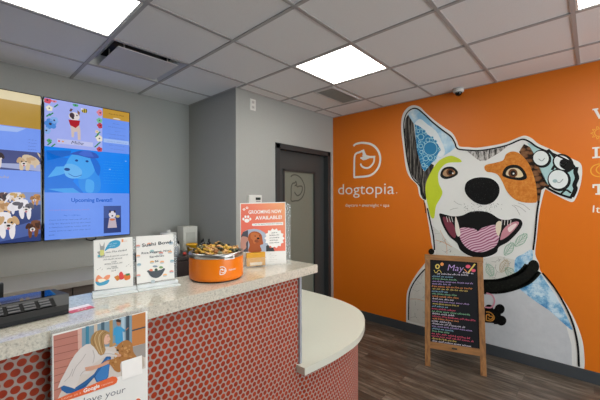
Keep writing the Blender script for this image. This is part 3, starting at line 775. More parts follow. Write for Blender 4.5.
A.scribble((100.5, 253.8), (127, 250.7), .0065, dk, 2, wd=.0017, seed=14)
for k, (a, c, y) in enumerate(((97.5, 128, 257.5), (103.5, 122, 259.7), (111.5, 116.5, 261.8), (104.5, 122, 264.3), (111.5, 116.5, 266.6), (107, 119.5, 268.6), (111.5, 116, 270.8))): A.scribble((a, y+.6), (c, y-(c-a)*.1+.6), .0048, dk, 2, wd=.0013, seed=20+k)
for x, y in ((97, 270), (99.5, 268.5), (101.5, 270), (126, 266.5), (128, 265), (130, 266.5)): A.stroke([(x, y), (x+1.2, y-1)], .0008, dk, 2)
A.end('lettering')
A.begin()
A.poly([(95.5, 281.5), (102, 282), (109, 279.5), (108, 283), (104, 285), (98, 285.5)], Ink('4f9fc0'), 2, smooth=True); A.poly([(96, 278), (98.5, 275), (103, 278), (106, 275.5), (110, 275), (108.5, 279), (102, 281.5), (96, 281.5)], Ink('e8956e'), 3, smooth=True); A.poly([(98, 279.5), (103, 278.5), (106, 280), (100, 282.5)], Ink('f0e2cc'), 4, smooth=True)
A.poly([(114, 277), (118, 275), (121, 278.5), (117, 281)], Ink('c77b3a'), 2); A.poly([(119, 274), (121, 271.5), (123, 273.5), (124, 278), (120, 279.5)], Ink('d84a4a'), 3, smooth=True); A.poly([(124, 275), (129.5, 274), (130, 278.5), (125, 280)], Ink('d9783c'), 4, smooth=True); A.poly([(125.5, 273.8), (129.5, 273), (130, 275), (126, 275.8)], Ink('4a7a4c'), 5)
A.end('food_picture')

sg = holder('counter_sign', 'white acrylic-held sign reading Sushi Bowl with a dark bowl picture', c2, rz, .138, .19, 'counter signs in clear holders')
A = Art(sg, .0004)
A.begin(); A.poly([(136, 236.5), (173.3, 234.2), (174.5, 278.3), (136.8, 284)], M_paper, 0); A.end('paper')
A.begin(); dk = Ink('3d4145')
for x, y, c in ((137, 246, 'e29b8c'), (148, 244, 'e9a88c'), (170, 243, '9fb6c4'), (137, 256, 'eeb28c'), (151, 251, '9fc4c4'), (160, 253, 'e29b8c'), (169, 252, 'eeb07c'), (138, 264.5, '8fb4bd'), (151, 262, 'e9b46c'), (161, 262, 'eeb07c'), (171, 261, '8fb4bd'), (137.5, 275.5, 'e29b8c'), (170.5, 271.5, 'e29b8c'), (152, 281, 'b8c4c4'), (164, 275, 'eeb87c')):
    A.ell((x+1, y), 2.1, 1.3, Ink(c), 1.5, -.1); A.ell((x+1, y+1), 2, .7, Ink('b7c3c9'), 1.8, -.1)
A.end('food_pattern')
A.begin()
A.text('Sushi Bowl', (142, 247), (171, 243.2), dk, 3, h=.0125, bold=.012)
A.text('Rice,Veggies, Nori', (141.5, 254.2), (170.5, 251), dk, 3, h=.0075, bold=.008); A.text('Sardines', (149.5, 258), (164, 256.2), dk, 3, h=.0075, bold=.008); A.text('$6', (154.7, 262.2), (158.5, 261.8), dk, 3, h=.0075, bold=.008)
A.end('lettering')
A.begin()
A.poly([(148, 270.3), (163.8, 268), (163.5, 272), (160, 276.5), (155.5, 278), (151, 276.5), (148.5, 273)], Ink('50565c'), 2, smooth=True); A.ell((156, 268.8), 7.6, 1.9, Ink('e8e4da'), 3, -.14)
A.ell((151, 270), 1.8, 1.2, Ink('e08468'), 4); A.ell((156, 269.8), 1.6, 1.5, Ink('44564a'), 4); A.ell((161, 267.3), 2, 1.2, Ink('7aa06a'), 4); A.ell((155, 266.3), 2.5, 1, Ink('8a98a4'), 4)
A.end('bowl_picture')

# grooming sign: clear holder with a brochure pocket
rz = math.atan2(-.105, .229)
cg = Vector((1.073, 1.203, TZ+.0006))
gs_ = thing('grooming_sign', 'coral poster reading Grooming Now Available with a curly brown dog, on the quartz counter end', 'sign', cg, rz)
A = Art(gs_, .0004)
A.begin(); A.poly([(240, 203.2), (285.6, 201.9), (286.3, 264), (240.8, 265.5)], M_paper, 0); A.end('sheet')
def f_coral(t):
    s = t.n('ShaderNodeSeparateXYZ'); t.l(t.co(), s.inputs[0])
    g = t.math('ADD', t.math('MULTIPLY', s.outputs[0], 2.2), t.math('MULTIPLY', s.outputs[2], 2.2))
    t.base(t.ramp(g, [(.25, lin('e2705c')), (.5, lin('e88468')), (.9, lin('eda872'))]))
M_coral = special('coral_print', f_coral, .5)
A.begin(); A.poly([(240.8, 204), (284.9, 202.8), (285.4, 250.8), (240.9, 252)], M_coral, 1); A.end('coral_print')
wh = Ink('f3efe9')
A.begin()
A.text('GROOMING NOW', (248.5, 213.8), (281.5, 212.8), wh, 2, h=.0175, bold=.02); A.text('AVAILABLE!', (255.3, 219.7), (281.8, 218.7), wh, 2, h=.0175, bold=.02)
A.poly([(252.5, 223.6), (283, 222), (283.2, 224.8), (282.5, 225), (252.8, 226), (251.8, 224.8)], wh, 2); A.text('CALL TO BOOK YOUR NEXT SERVICE!', (253.5, 225.2), (282, 223.9), Ink('5a5450'), 3, h=.006)
A.end('lettering')
def paw(x, y, s):
    A.begin()
    A.ell((x, y+.25*s), .55*s, .42*s, wh, 2)
    for dx, dy in ((-.75, -.1), (-.3, -.6), (.3, -.6), (.75, -.1)): A.ell((x+dx*s, y+dy*s), .22*s, .3*s, wh, 2)
    A.end('paw_print')
paw(246.8, 219.5, 4.6); paw(244, 209.5, 1.5); paw(247, 208, 1.5)
A.begin()
A.poly([(241, 252), (241, 236), (243, 232), (248, 229.6), (254, 228.8), (260, 229.8), (265, 233), (267.5, 238), (268, 244), (267.5, 251.3)], Ink('a9b4c4'), 2); 
A.poly([(241, 252), (241, 236), (243, 232), (248, 230), (248, 251.8)], Ink('4c4c54'), 3); A.poly([(241, 238), (245, 236.5), (249, 239), (246, 243), (246, 248), (241, 250)], Ink('b98878'), 3.5, smooth=True)
A.poly([(249, 234), (253, 231.5), (258, 232), (261.5, 235), (262.5, 240), (263, 244), (260, 245.5), (261, 251.4), (248.8, 251.8), (249.5, 245), (248, 239)], Ink('a5562c'), 4, smooth=True)
A.poly([(251, 233.5), (255, 232.5), (259, 235), (258.5, 241), (254, 243.5), (252.5, 240), (250.5, 238)], Ink('bd6c3c'), 5, smooth=True); A.ell((258, 238.4), 1.4, 1, Ink('1d1614'), 6); A.ell((255, 236), .6, .6, Ink('1d1614'), 6); A.ell((259.6, 235.9), .5, .5, Ink('1d1614'), 6); A.ell((256.5, 241), 2.2, 1.6, Ink('8a4a2c'), 5.5)
A.poly([(266, 251.4), (266, 246), (268, 244.5), (270, 248), (273, 247.3), (274.5, 251.2)], Ink('3c3e40'), 6)
A.end('dog_picture')
A.begin(); pts = []
for k in range(28):
    a = 2*PI*k/28; r = 8.6 if k % 2 else 10.3; pts.append((274.3+r*math.cos(a)*.98, 238.2+r*math.sin(a)*.98))
A.poly(pts, wh, 5)
for k in range(5): A.scribble((269.5+(2 if k == 0 else 0), 233.3+k*2.5), (279+(-2 if k == 0 else 0), 232.8+k*2.5), .006, Ink('55504c'), 6, wd=.0022, seed=30+k)
A.end('starburst')
A.begin()
for k in range(5): A.scribble((269, 254.3+k*1.9), (274+3*(k % 2), 254+k*1.9), .0035, Ink('9a9590'), 2, seed=40+k)
A.end('fine_print')
b = MB(); b.box((-.128, .0005, 0), (.128, .003, .302), M_acr, .0005); b.box((-.13, -.035, 0), (.13, .04, .003), M_acr, .0005); b.build('acrylic_holder', gs_)
b = MB(); b.box((-.112, -.032, .004), (-.012, -.030, .045), M_acr); b.box((-.112, -.032, .003), (-.110, 0, .045), M_acr); b.box((-.014, -.032, .003), (-.012, 0, .045), M_acr); b.build('card_pocket', gs_)
t = thing('business_cards', 'stack of mustard yellow cards in the clear pocket of the coral poster', 'cards', cg+Vector((0, 0, .004)), rz)
b = MB(); b.box((-.108, -.028, 0), (-.016, -.010, .064), M('mustard_card', 'd59a1c', .6), .001); b.build('card_stack', t)
b = MB(); b.box((-.092, -.0288, .004), (-.032, -.0281, .018), Ink('e9d9bc')); b.build('card_print', t)

# ---------------------------------------------------------------- orange bowl of treats
BC = Vector((.760, 1.166, TZ)); BR = .1095; BH = .112
bw = thing('pet_bowl', 'large orange steel-rimmed pet bowl full of treats on the quartz counter', 'bowl', BC, 0)
b = MB(); b.lathe([(0, .004), (BR*.93, .004), (BR*.985, .008), (BR, .018), (BR, BH*.83)], M_org, 72); b.build('bowl_body', bw)
b = MB(); b.lathe([(BR, BH*.83), (BR+.001, BH*.835), (BR+.001, BH*.985), (BR-.002, BH), (BR-.006, BH), (BR-.008, BH*.97), (BR-.012, BH*.5), (BR-.03, .03), (0, .025)], M_steel, 72); b.build('steel_rim', bw)
b = MB(); b.lathe([(0, 0), (BR*.9, 0), (BR*.95, .004), (0, .0045)], M_black, 48); b.build('rubber_foot', bw)
def curved(parent, name, pts_fn):
    pass
# logo and wordmark wrapped on the bowl
fk = Fake(); fk.location = Vector((0, 0, 0)); fk.rotation_euler = Euler((0, 0, 0))
def wrap(A, a_mid, z0, r, name, label=None):
    for v in A.bm.verts:
        a = a_mid+v.co.x/r; rr = r-v.co.y; z = v.co.z+z0
        v.co = Vector((rr*math.cos(a), rr*math.sin(a), z))
    me = bpy.data.meshes.new(name); bmesh.ops.recalc_face_normals(A.bm, faces=A.bm.faces); A.bm.to_mesh(me); A.bm.free()
    for m in A.mats: me.materials.append(m)
    o = mesh_obj(name, me, bw)
    if label: o['label'] = label
    return o
a_cam = math.atan2(-BC.y, -BC.x)     # direction from the bowl to the camera
A = Art(fk, .0004); A.begin(); logo(A, .012, .034, .024, wh, 1, .0028)
A.text('dogtopia', (.046, .046), (.080, .046), wh, 1, loc=True); wrap(A, a_cam, 0, BR, 'bowl_logo')
A = Art(fk, .0004); A.begin(); A.poly([(x/20*.044, z) for x in range(21) for z in (0,)]+[(x/20*.044, .016) for x in range(20, -1, -1)], M_paper, 3, loc=True)
for k in range(10): pass
A.scribble((.006, .005), (.038, .005), .005, Ink('6c6a66'), 4, loc=True, seed=61); wrap(A, a_cam+.27, BH*.80, BR+.001, 'paper_tag')
# treats
def bone_mesh(m, L=.024, r=.0068):
    b = MB()
    for s in (-1, 1):
        for q in (-1, 1):
            tmp = bmesh.new(); bmesh.ops.create_icosphere(tmp, subdivisions=2, radius=r); bmesh.ops.scale(tmp, vec=(1, 1, .75), verts=tmp.verts); bmesh.ops.translate(tmp, vec=(s*L*.5, q*r*.75, 0), verts=tmp.verts); b.merge(tmp, m, smooth=True)
    b.box((-L*.5, -r*.75, -r*.6), (L*.5, r*.75, r*.6), m, .0015)
    return b
def nug_mesh(m):
    b = MB(); tmp = bmesh.new(); bmesh.ops.create_icosphere(tmp, subdivisions=2, radius=.011); r_ = random.Random(3)
    for v in tmp.verts: v.co *= r_.uniform(.8, 1.1); v.co.z *= .65
    b.merge(tmp, m); return b
kinds = [('tan', 'c79a62'), ('yellow', 'c39a3a'), ('dark green', '3f412e'), ('brown', '9c6230'), ('grey green', '7c7a5c')]
protos = []
for nm, h in kinds:
    m = M('biscuit_'+nm, h, .8, ns=200, amt=.18, bump=.3)
    protos.append((nm, 'bone', bone_mesh(m).build('dog_treat'))); protos.append((nm, 'lump', nug_mesh(m).build('dog_treat')))
used = set(); rnd = random.Random(12)
N = 84; k = 0
for n in range(N):
    rr = (BR-.020)*math.sqrt((n+.5)/N); a = n*2.39996
    zz = BH*.90+.030*(1-(rr/(BR-.018))**2)*1.0+rnd.uniform(-.005, .009)
    nm, shp, pr = protos[rnd.choices(range(10), weights=[4, 1.5, 2.5, 1.5, 3, 2, 2.5, 1, 2.5, 1])[0]]
    if pr.name in used: o = pr.copy(); col.objects.link(o)
    else: o = pr; used.add(pr.name)
    o.location = BC+Vector((rr*math.cos(a), rr*math.sin(a), zz)); o.rotation_euler = (rnd.uniform(-.6, .6), rnd.uniform(-.6, .6), rnd.uniform(0, 6))
    tag(o, f'{nm} {"bone-shaped" if shp == "bone" else "lump-shaped"} dog treat heaped in the orange bowl', 'dog treat', f'{nm} {shp} treats in the orange bowl')
for nm, shp, pr in protos:
    if pr.name not in used: bpy.data.objects.remove(pr)
b = MB(); b.lathe([(0, BH*.90+.016), (.03, BH*.90+.013), (.06, BH*.90+.004), (.09, BH*.84), (.098, BH*.80), (.09, BH*.6), (0, BH*.5)], M('treat_crumbs', '7d5f34', .9, ns=150, amt=.4, bump=.5), 32)
o = b.build('treat_crumbs'); o.location = BC; tag(o, 'dense fill of small treats beneath the heaped bones in the bowl', 'treats'); o['kind'] = 'stuff'

# ---------------------------------------------------------------- hanging poster on the desk front
PY = .975
hp = thing('hanging_poster', 'clear sheet poster of a woman with a curly dog, hung on the tiled desk front', 'poster', (.29, PY, TZ-.02), 0)
A = Art(hp, .00015)
q0 = A.L((52.4, 335.2)); q1 = A.L((147.5, 310)); x0, x1 = q0.x, q1.x; zt = (q0.y+q1.y)/2; zb = zt-.31
A.begin(); A.poly([(x0, zb), (x1, zb), (x1, zt), (x0, zt)], M_paper, 0, loc=True); A.end('sheet')
b = MB(); b.box((x0-.003, .0008, zb), (x1+.003, .0028, zt+.003), M_acr); b.box((x0-.003, .0008, zt), (x1+.003, .0028, .0235), M_acr); b.box((x0-.003, .0008, .0207), (x1+.003, .05, .0225), M_acr); b.build('acrylic_hanger', hp)
hp_clip = 0
def T(u, v): # poster photo coords (zoom 50,305 at 4.21)
    return (50+u/4.21, 305+v/4.21)
A.begin()
A.poly([T(14, 130), T(402, 30), T(402, 265), T(385, 272), T(280, 305), T(30, 400), T(16, 402)], Ink('cfc4ba'), 1)
A.poly([T(14, 130), T(120, 103), T(128, 182), T(16, 250)], Ink('b5786a'), 2); A.poly([T(16, 250), T(128, 182), T(110, 230), T(30, 400), T(16, 402)], Ink('b97c6c'), 2)
for k in range(8):
    y = 150+k*30; A.stroke([T(16, y), T(125-(k > 4)*30, y-26)], .0012, Ink('7d4a40'), 3, smooth=False)
A.poly([T(116, 103), T(134, 97), T(134, 180), T(118, 190)], Ink('d5a99a'), 3)
A.poly([T(134, 98), T(345, 42), T(345, 170), T(134, 180)], Ink('7c95a2'), 2)
for x, c in ((150, '3f7f98'), (185, 'c9b8a4'), (215, '46606e'), (250, 'b08a54'), (300, 'a9c0cc'), (320, '3c4a55')): A.poly([T(x, 95-(x-134)*.26), T(x+14, 92-(x-134)*.26), T(x+14, 175), T(x, 178)], Ink(c), 3)
A.poly([T(345, 44), T(402, 29), T(402, 160), T(345, 175)], Ink('bf7c44'), 3); A.stroke([T(345, 108), T(402, 92)], .004, Ink('3a4650'), 4, smooth=False); A.poly([T(340, 178), T(402, 160), T(402, 220), T(345, 215)], Ink('9c958e'), 3)
A.end('background_picture')
A.begin()
A.poly([T(42, 338), T(60, 330), T(110, 345), T(150, 318), T(185, 290), T(215, 245), T(238, 214), T(250, 210), T(257, 222), T(250, 262), T(246, 300), T(238, 312), T(196, 325), T(185, 305), T(150, 345), T(112, 368), T(70, 372), T(48, 358)], Ink('2d5f96'), 4)
A.poly([T(190, 300), T(225, 252), T(243, 222), T(250, 228), T(244, 300), T(236, 310), T(200, 322)], Ink('3d79b6'), 5)
A.stroke([T(120, 352), T(165, 325), T(195, 290)], .0015, Ink('1f4874'), 6)
A.poly([T(32, 350), T(44, 318), T(62, 285), T(85, 240), T(105, 208), T(128, 182), T(152, 165), T(175, 162), T(196, 176), T(206, 200), T(240, 190), T(262, 196), T(284, 206), T(284, 218), T(262, 216), T(240, 216), T(214, 226), T(196, 238), T(178, 252), T(166, 262), T(170, 285), T(156, 292), T(136, 290), T(126, 300), T(116, 330), T(104, 352), T(80, 344), T(58, 338)], Ink('d3cbc5'), 6)
for P in ([(92, 300), (108, 262), (134, 230), (150, 205)], [(60, 322), (82, 300), (96, 268)], [(126, 298), (140, 280), (164, 268)], [(180, 190), (186, 215), (180, 245)], [(210, 212), (240, 204), (272, 208)]): A.stroke([T(*p) for p in P], .0013, Ink('a79d98'), 7)
A.poly([T(146, 262), T(166, 258), T(200, 252), T(222, 244), T(238, 236), T(250, 236), T(246, 246), T(234, 252), T(205, 264), T(172, 276), T(150, 278)], Ink('cf9c82'), 7)
A.poly([T(282, 206), T(296, 206), T(300, 214), T(290, 218), T(282, 217)], Ink('cf9c82'), 7)
A.poly([T(222, 122), T(236, 118), T(246, 124), T(250, 134), T(255, 144), T(249, 149), T(250, 156), T(244, 164), T(232, 166), T(222, 160), T(214, 150)], Ink('dcae96'), 7)
A.stroke([T(240, 134), T(246, 133)], .001, Ink('5a3c2c'), 8); A.stroke([T(242, 155), T(249, 154)], .0012, Ink('a8544c'), 8)
A.poly([T(176, 128), T(190, 112), T(210, 104), T(232, 106), T(248, 114), T(252, 124), T(238, 122), T(230, 132), T(226, 148), T(228, 168), T(234, 188), T(228, 204), T(216, 212), T(204, 206), T(196, 192), T(184, 176), T(172, 166), T(170, 146)], Ink('a58253'), 8)
for P, c in (([(200, 112), (188, 138), (196, 172), (210, 204)], 'c6a676'), ([(222, 108), (206, 130), (208, 165), (220, 205)], 'cdb084'), ([(236, 112), (218, 126), (216, 150), (222, 180)], '86653c'), ([(190, 118), (180, 145), (188, 172)], '8a6a42')): A.stroke([T(*p) for p in P], .0018, Ink(c), 9)
A.end('woman_picture')
A.begin()
A.ell(T(289, 74), 2.3, 3, Ink('a87458'), 5); A.poly([T(276, 66), T(285, 58), T(299, 64), T(297, 74), T(280, 70)], Ink('3c2a22'), 6)
A.poly([T(268, 100), T(280, 90), T(300, 92), T(320, 108), T(312, 115), T(305, 110), T(308, 160), T(275, 165), T(274, 125), T(266, 130)], Ink('3f95c4'), 5); A.stroke([T(312, 112), T(330, 95)], .003, Ink('a87458'), 5)
A.end('child_picture')
A.begin()
A.poly([T(240, 232), T(270, 225), T(290, 205), T(278, 180), T(300, 155), T(325, 148), T(345, 162), T(350, 195), T(362, 215), T(360, 222), T(300, 240), T(296, 280), T(275, 278), T(262, 262), T(250, 250), T(222, 245)], Ink('a8733f'), 6, smooth=True)
rnd = random.Random(2)
for k in range(46):
    x = rnd.uniform(262, 345); y = rnd.uniform(160, 265)
    if x > 300 and y > 230: continue
    A.ell(T(x, y), rnd.uniform(.7, 1.6), rnd.uniform(.6, 1.2), Ink(rnd.choice(['b9854f', '96622f', 'c4935c'])), 7+k*.02, n=8)
A.ell(T(285, 190), 1.1, .9, Ink('241a16'), 9); A.ell(T(305, 172), .6, .6, Ink('241a16'), 9)
A.poly([T(355, 225), T(392, 214), T(398, 255), T(385, 272), T(300, 300), T(300, 270)], Ink('b9ab9c'), 4)
A.end('dog_picture')
A.begin(); A.poly([T(300, 238), T(386, 211), T(388, 287), T(303, 315)], wh, 9); A.end('blank_white_square')
A.begin()
A.poly([T(30, 395), T(60, 382), T(262, 300), T(278, 302), T(284, 312), T(280, 326), T(268, 334), T(120, 385), T(16, 418), T(14, 402)], Ink('e2683a'), 10, smooth=False)
A.text('Leave us a', T(48, 400), T(130, 372), Ink('f0b49a'), 11, h=.0065); A.text('Google', T(140, 369), T(208, 345), wh, 11, h=.010, bold=.03); A.text('review', T(216, 342), T(266, 325), Ink('f0b49a'), 11, h=.0065)
A.end('orange_banner')
A.begin(); A.text('We love your', T(40, 447), T(316, 366), Ink('77777a'), 2, h=.017); A.ell(T(372, 402), 2.4, 2.2, Ink('e2683a'), 2); A.end('lettering')

# ---------------------------------------------------------------- sandwich board
rz = -1.2204; LW = .503; BHt = 1.004; ln = .211
tilt = -math.atan2(ln, BHt); LL = math.hypot(ln, BHt)
sb = thing('sandwich_board', 'wooden framed chalkboard easel with colourful May writing, in front of the dog mural', 'chalkboard', (3.0797, .9264, 0), rz)
# front frame in a tilted child frame: use transformed boxes
TM = Matrix.Rotation(tilt, 4, 'X')
def tb(b, a, c, m, bev=.002): b.box(a, c, m, bev, TM)
hw = LW/2; sw = .047
for s in (-1, 1):
    b = MB(); tb(b, (s*hw-(sw if s > 0 else 0), 0, .0), (s*hw+(sw if s < 0 else 0), .022, LL-.05), M_wood); b.build('leg', sb)
b = MB(); tb(b, (-hw-.003, -.003, LL-.05), (hw+.003, .024, LL), M_wood2); b.build('top_rail', sb)
b = MB(); zr = .158; tb(b, (-hw+sw, .002, zr), (hw-sw, .02, zr+.06), M_wood2); b.build('bottom_rail', sb)
b = MB(); tb(b, (-.022, -.001, zr+.022), (.022, .002, zr+.036), M('dark_bronze', '3b3832', .4, .6), .001); b.build('maker_plate', sb)
b = MB(); tb(b, (-hw+sw-.002, .008, zr+.058), (hw-sw+.002, .014, LL-.048), M('slate_black', '141519', .7, ns=8, amt=.25, spec=.2), 0); b.build('chalk_panel', sb)
TM2 = Matrix.Translation((0, 2*ln+.03, 0)) @ Matrix.Rotation(-tilt, 4, 'X')
for s in (-1, 1):
    b = MB(); b.box((s*hw-(sw if s > 0 else 0), -.022, 0), (s*hw+(sw if s < 0 else 0), 0, LL-.02), M_wood, .002, TM2); b.build('leg', sb)
b = MB(); b.box((-hw+sw, -.02, LL-.07), (hw-sw, -.002, LL-.02), M_wood2, .002, TM2); b.box((-hw+sw, -.02, zr), (hw-sw, -.002, zr+.06), M_wood2, .002, TM2); b.box((-hw+sw-.002, -.014, zr+.058), (hw-sw+.002, -.008, LL-.068), MC['slate_black'], 0, TM2); b.build('rear_panel', sb)
b = MB()
for s in (-1, 1): b.cyl((s*(hw-.02), 2*ln*.5-.01+.0, LL*.93), (s*(hw-.02), 2*ln*.5+.05, LL*.93), .006, .006, M_steel, 8)
b.build('hinge', sb)
fk = Fake(); eul = (Matrix.Rotation(rz, 4, 'Z') @ TM)
A = Art.__new__(Art); A.root = sb; A.mw = Matrix.Translation((3.0797, .9264, 0)) @ eul @ Matrix.Translation((0, .0078, 0)); A.inv = A.mw.inverted(); A.EPS = .0004
A.begin()
cl = {'w': 'cfc8d6', 'p': 'a98fc4', 'o': 'd98a4a', 'g': '7fb58c', 'b': '7fa9c4', 'r': 'd0506c', 'y': 'cdb65a', 'm': 'b86aa4'}
cm = {k: M('chalk_'+k, v, .9, ns=200, amt=.15) for k, v in cl.items()}
A.text('May', (447.5, 270.5), (464, 271.5), cm['p'], 2, h=.062, shear=.25, bold=-.01)
A.ell((437.5, 266.5), 2.3, 2.5, cm['y'], 2); A.ell((442, 264.2), 1.7, 1.7, cm['o'], 3); A.ell((437.5, 266.5), 1.2, 1.4, MC['slate_black'], 3); A.stroke([(434, 270), (436, 273), (439, 270), (441.5, 273)], .005, cm['y'], 2)
A.stroke([(468, 273), (475, 264)], .012, cm['y'], 3); A.ell((468, 266.5), 2.4, 1.7, cm['r'], 2); A.ell((473.5, 270.5), 2.2, 1.6, cm['r'], 2); A.stroke([(464, 269), (467, 272)], .006, cm['o'], 2)
A.end('chalk_heading')
A.begin()
rows = ['w', 'b', 'g', 'p', 'p', 'o', 'y', 'b', 'g', 'o', 'w', 'p', 'y', 'b', 'r', 'g', 'w', 'r', 'o', 'w', 'w', 'p', 'b', 'g', 'r', 'r', 'y', 'w']
lens = [.83, .5, .55, .92, .45, .9, .8, .35, .55, .62, .48, .83, .6, .35, .55, .85, .5, .97, .6, .42, .8, .9, .5, .4, .85, .93, .6, .92]
n = len(rows)
for k in range(n):
    v = k/(n-1); ya = 273.5+v*(340.5-273.5); xl = 432.3+rnd.uniform(-.3, .6)-v*.2+(4.5 if k == 0 else 0); xr = 432.3+lens[k]*44.5
    slope = .05+.10*v
    A.scribble((xl, ya+.8), (xr, ya+.8+(xr-xl)*slope), .0165, cm[rows[k]], 2, wd=.0042, seed=200+k)
A.scribble((463, 273.2), (473.5, 274.2), .018, cm['w'], 2, wd=.005, seed=333)
A.end('chalk_writing')
for nme in ('chalk_heading', 'chalk_writing'):
    for o in sb.children:
        if o.name.startswith(nme): o.matrix_local = TM @ Matrix.Translation((0, .0078, 0))

# ---------------------------------------------------------------- dog mural on the orange wall
MU = thing('dog_mural', 'large cut-out wall mural of a smiling white dog in collage pieces with a black collar', 'mural', (XO-.0005, 1.3, 0), -PI/2)
A = Art(MU, .0005)
W_ = M('vinyl_white', 'e3e2dd', .55, amt=.02)
def f_crack(t):
    v = t.co(scale=(9, 1, 9)); vo = t.n('ShaderNodeTexVoronoi', feature='DISTANCE_TO_EDGE', distance='MINKOWSKI'); t.l(v, vo.inputs[0]); vo.inputs['Scale'].default_value = 1.2
    nz = t.noise(v, 1.6); a = t.math('MULTIPLY', t.math('LESS_THAN', vo.outputs['Distance'], .012), t.math('GREATER_THAN', nz, .52))
    t.base(t.mix(a, t.mix(nz, lin('d0cec6'), lin('dcdad2')), lin('8d8d86')))
W_crack = special('map_print', f_crack, .55)
def f_grey(t):
    v = t.co(scale=(1, 1, 1)); nz = t.noise(v, 14, 5, .7); t.base(t.mix(nz, lin('b9bbbf'), lin('d3d4d6')))
W_grey = special('speckled_grey_print', f_grey, .55)
def f_streak(t):
    v = t.co(scale=(38, 1, 2)); nz = t.noise(v, 1.4, 4, .7); t.base(t.ramp(nz, [(.38, lin('0c0b0b')), (.5, lin('2f2b29')), (.6, lin('8b857e')), (.68, lin('1a1817'))]))
W_streak = special('bark_print', f_streak, .55)
def f_birch(t):
    v = t.co(scale=(26, 1, 5)); nz = t.noise(v, 1.2, 4, .75); t.base(t.ramp(nz, [(.38, lin('0d0c0c')), (.47, lin('7f7a75')), (.55, lin('d8d3cd')), (.64, lin('2a2623'))]))
W_birch = special('birch_print', f_birch, .55)
def f_bub(t):
    v = t.co(); vo = t.n('ShaderNodeTexVoronoi', feature='DISTANCE_TO_EDGE'); t.l(v, vo.inputs[0]); vo.inputs['Scale'].default_value = 15
    t.base(t.mix(t.math('LESS_THAN', vo.outputs['Distance'], .03), lin('2a7fb0'), lin('8cc4d6')))
W_bub = special('bubble_print', f_bub, .5)
def f_cloud(t):
    nz = t.noise(t.co(), 5, 5, .6); t.base(t.ramp(nz, [(.4, lin('8fbfdc')), (.55, lin('c2dcea')), (.65, lin('eaf0f2'))]))
W_cloud = special('cloud_print', f_cloud, .5)
def f_bean(t):
    vo = t.n('ShaderNodeTexVoronoi'); t.l(t.co(scale=(1, 1, 1.5)), vo.inputs[0]); vo.inputs['Scale'].default_value = 19
    t.base(t.ramp(vo.outputs['Distance'], [(.1, lin('8a6242')), (.45, lin('70492e')), (.62, lin('1f140d'))]))
W_bean = special('coffee_bean_print', f_bean, .5)
def f_rust(t):
    nz = t.noise(t.co(), 26, 6, .75); t.base(t.ramp(nz, [(.3, lin('b9651f')), (.5, lin('cf7d2f')), (.7, lin('de9a4c'))]))
W_rust = special('rust_print', f_rust, .55)
def f_glit(t):
    vo = t.n('ShaderNodeTexVoronoi'); t.l(t.co(), vo.inputs[0]); vo.inputs['Scale'].default_value = 70
    t.base(t.ramp(vo.outputs['Distance'], [(.0, lin('6d6f70')), (.12, lin('1c1c1c')), (.4, lin('080808'))]))
W_glit = special('black_glitter_print', f_glit, .5)
def f_fur(t):
    nz = t.noise(t.co(), 60, 4, .8); t.base(t.ramp(nz, [(.4, lin('060706')), (.6, lin('14160f')), (.8, lin('3a4030'))]))
W_fur = special('black_fur_print', f_fur, .7)
def f_water(t):
    nz = t.noise(t.co(), 8, 6, .75); t.base(t.ramp(nz, [(.36, lin('3f80b8')), (.48, lin('86b9d8')), (.58, lin('cfe2ec'))]))
W_water = special('blue_water_print', f_water, .5)
def f_tongue(t):
    v = t.co(scale=(1, 1, 1), rot=(0, .5, 0)); wv = t.n('ShaderNodeTexWave', bands_direction='Z'); t.l(v, wv.inputs[0]); wv.inputs['Scale'].default_value = 13; wv.inputs['Distortion'].default_value = 6; wv.inputs['Detail'].default_value = 1; wv.inputs['Detail Scale'].default_value = .6
    t.base(t.ramp(wv.outputs[1], [(.3, lin('a05a78')), (.5, lin('d3a3b4')), (.8, lin('dfbcc8'))]))
W_tong = special('tongue_print', f_tongue, .5)
BK = Ink('121212')

A.begin()
sil = [(406.2, 322), (406.3, 305), (407, 293), (410.5, 284), (417.5, 272.5), (424.5, 263.7), (432.4, 252), (431.5, 242.7), (429.7, 230.5), (427.5, 218), (425.3, 203), (419.6, 196), (417, 185), (410, 177.5), (406, 168), (403.5, 150), (401.2, 130), (402.2, 116), (407, 108.2), (413, 105.3), (420, 107), (426, 113), (435, 120.6), (443.7, 127), (452.5, 133.2), (457, 141), (459.5, 146.3), (468, 147), (477.5, 147.6), (495, 145), (507, 142.2), (519.5, 137), (525.6, 135.8), (532, 138.4), (539, 144), (555, 151), (572.5, 158.8), (580.4, 163.2), (582.2, 171), (581, 182.5), (578, 193), (573.5, 201.5), (567, 200.5), (556, 195), (548, 190.6), (545, 190), (541.5, 202), (539, 215), (536.8, 237), (535.2, 254), (539, 263), (540.5, 271), (551, 284), (563, 299), (575, 320), (582.5, 341), (584.6, 360), (584.3, 369.8)]
P = [A.L(p) for p in sil]; P[0].y = .1025; P[-1].y = .1025
sm = catmull([tuple(p) for p in P], False, 4)
A.poly([tuple(p) for p in sm], W_, 1, loc=True); A.end('silhouette')
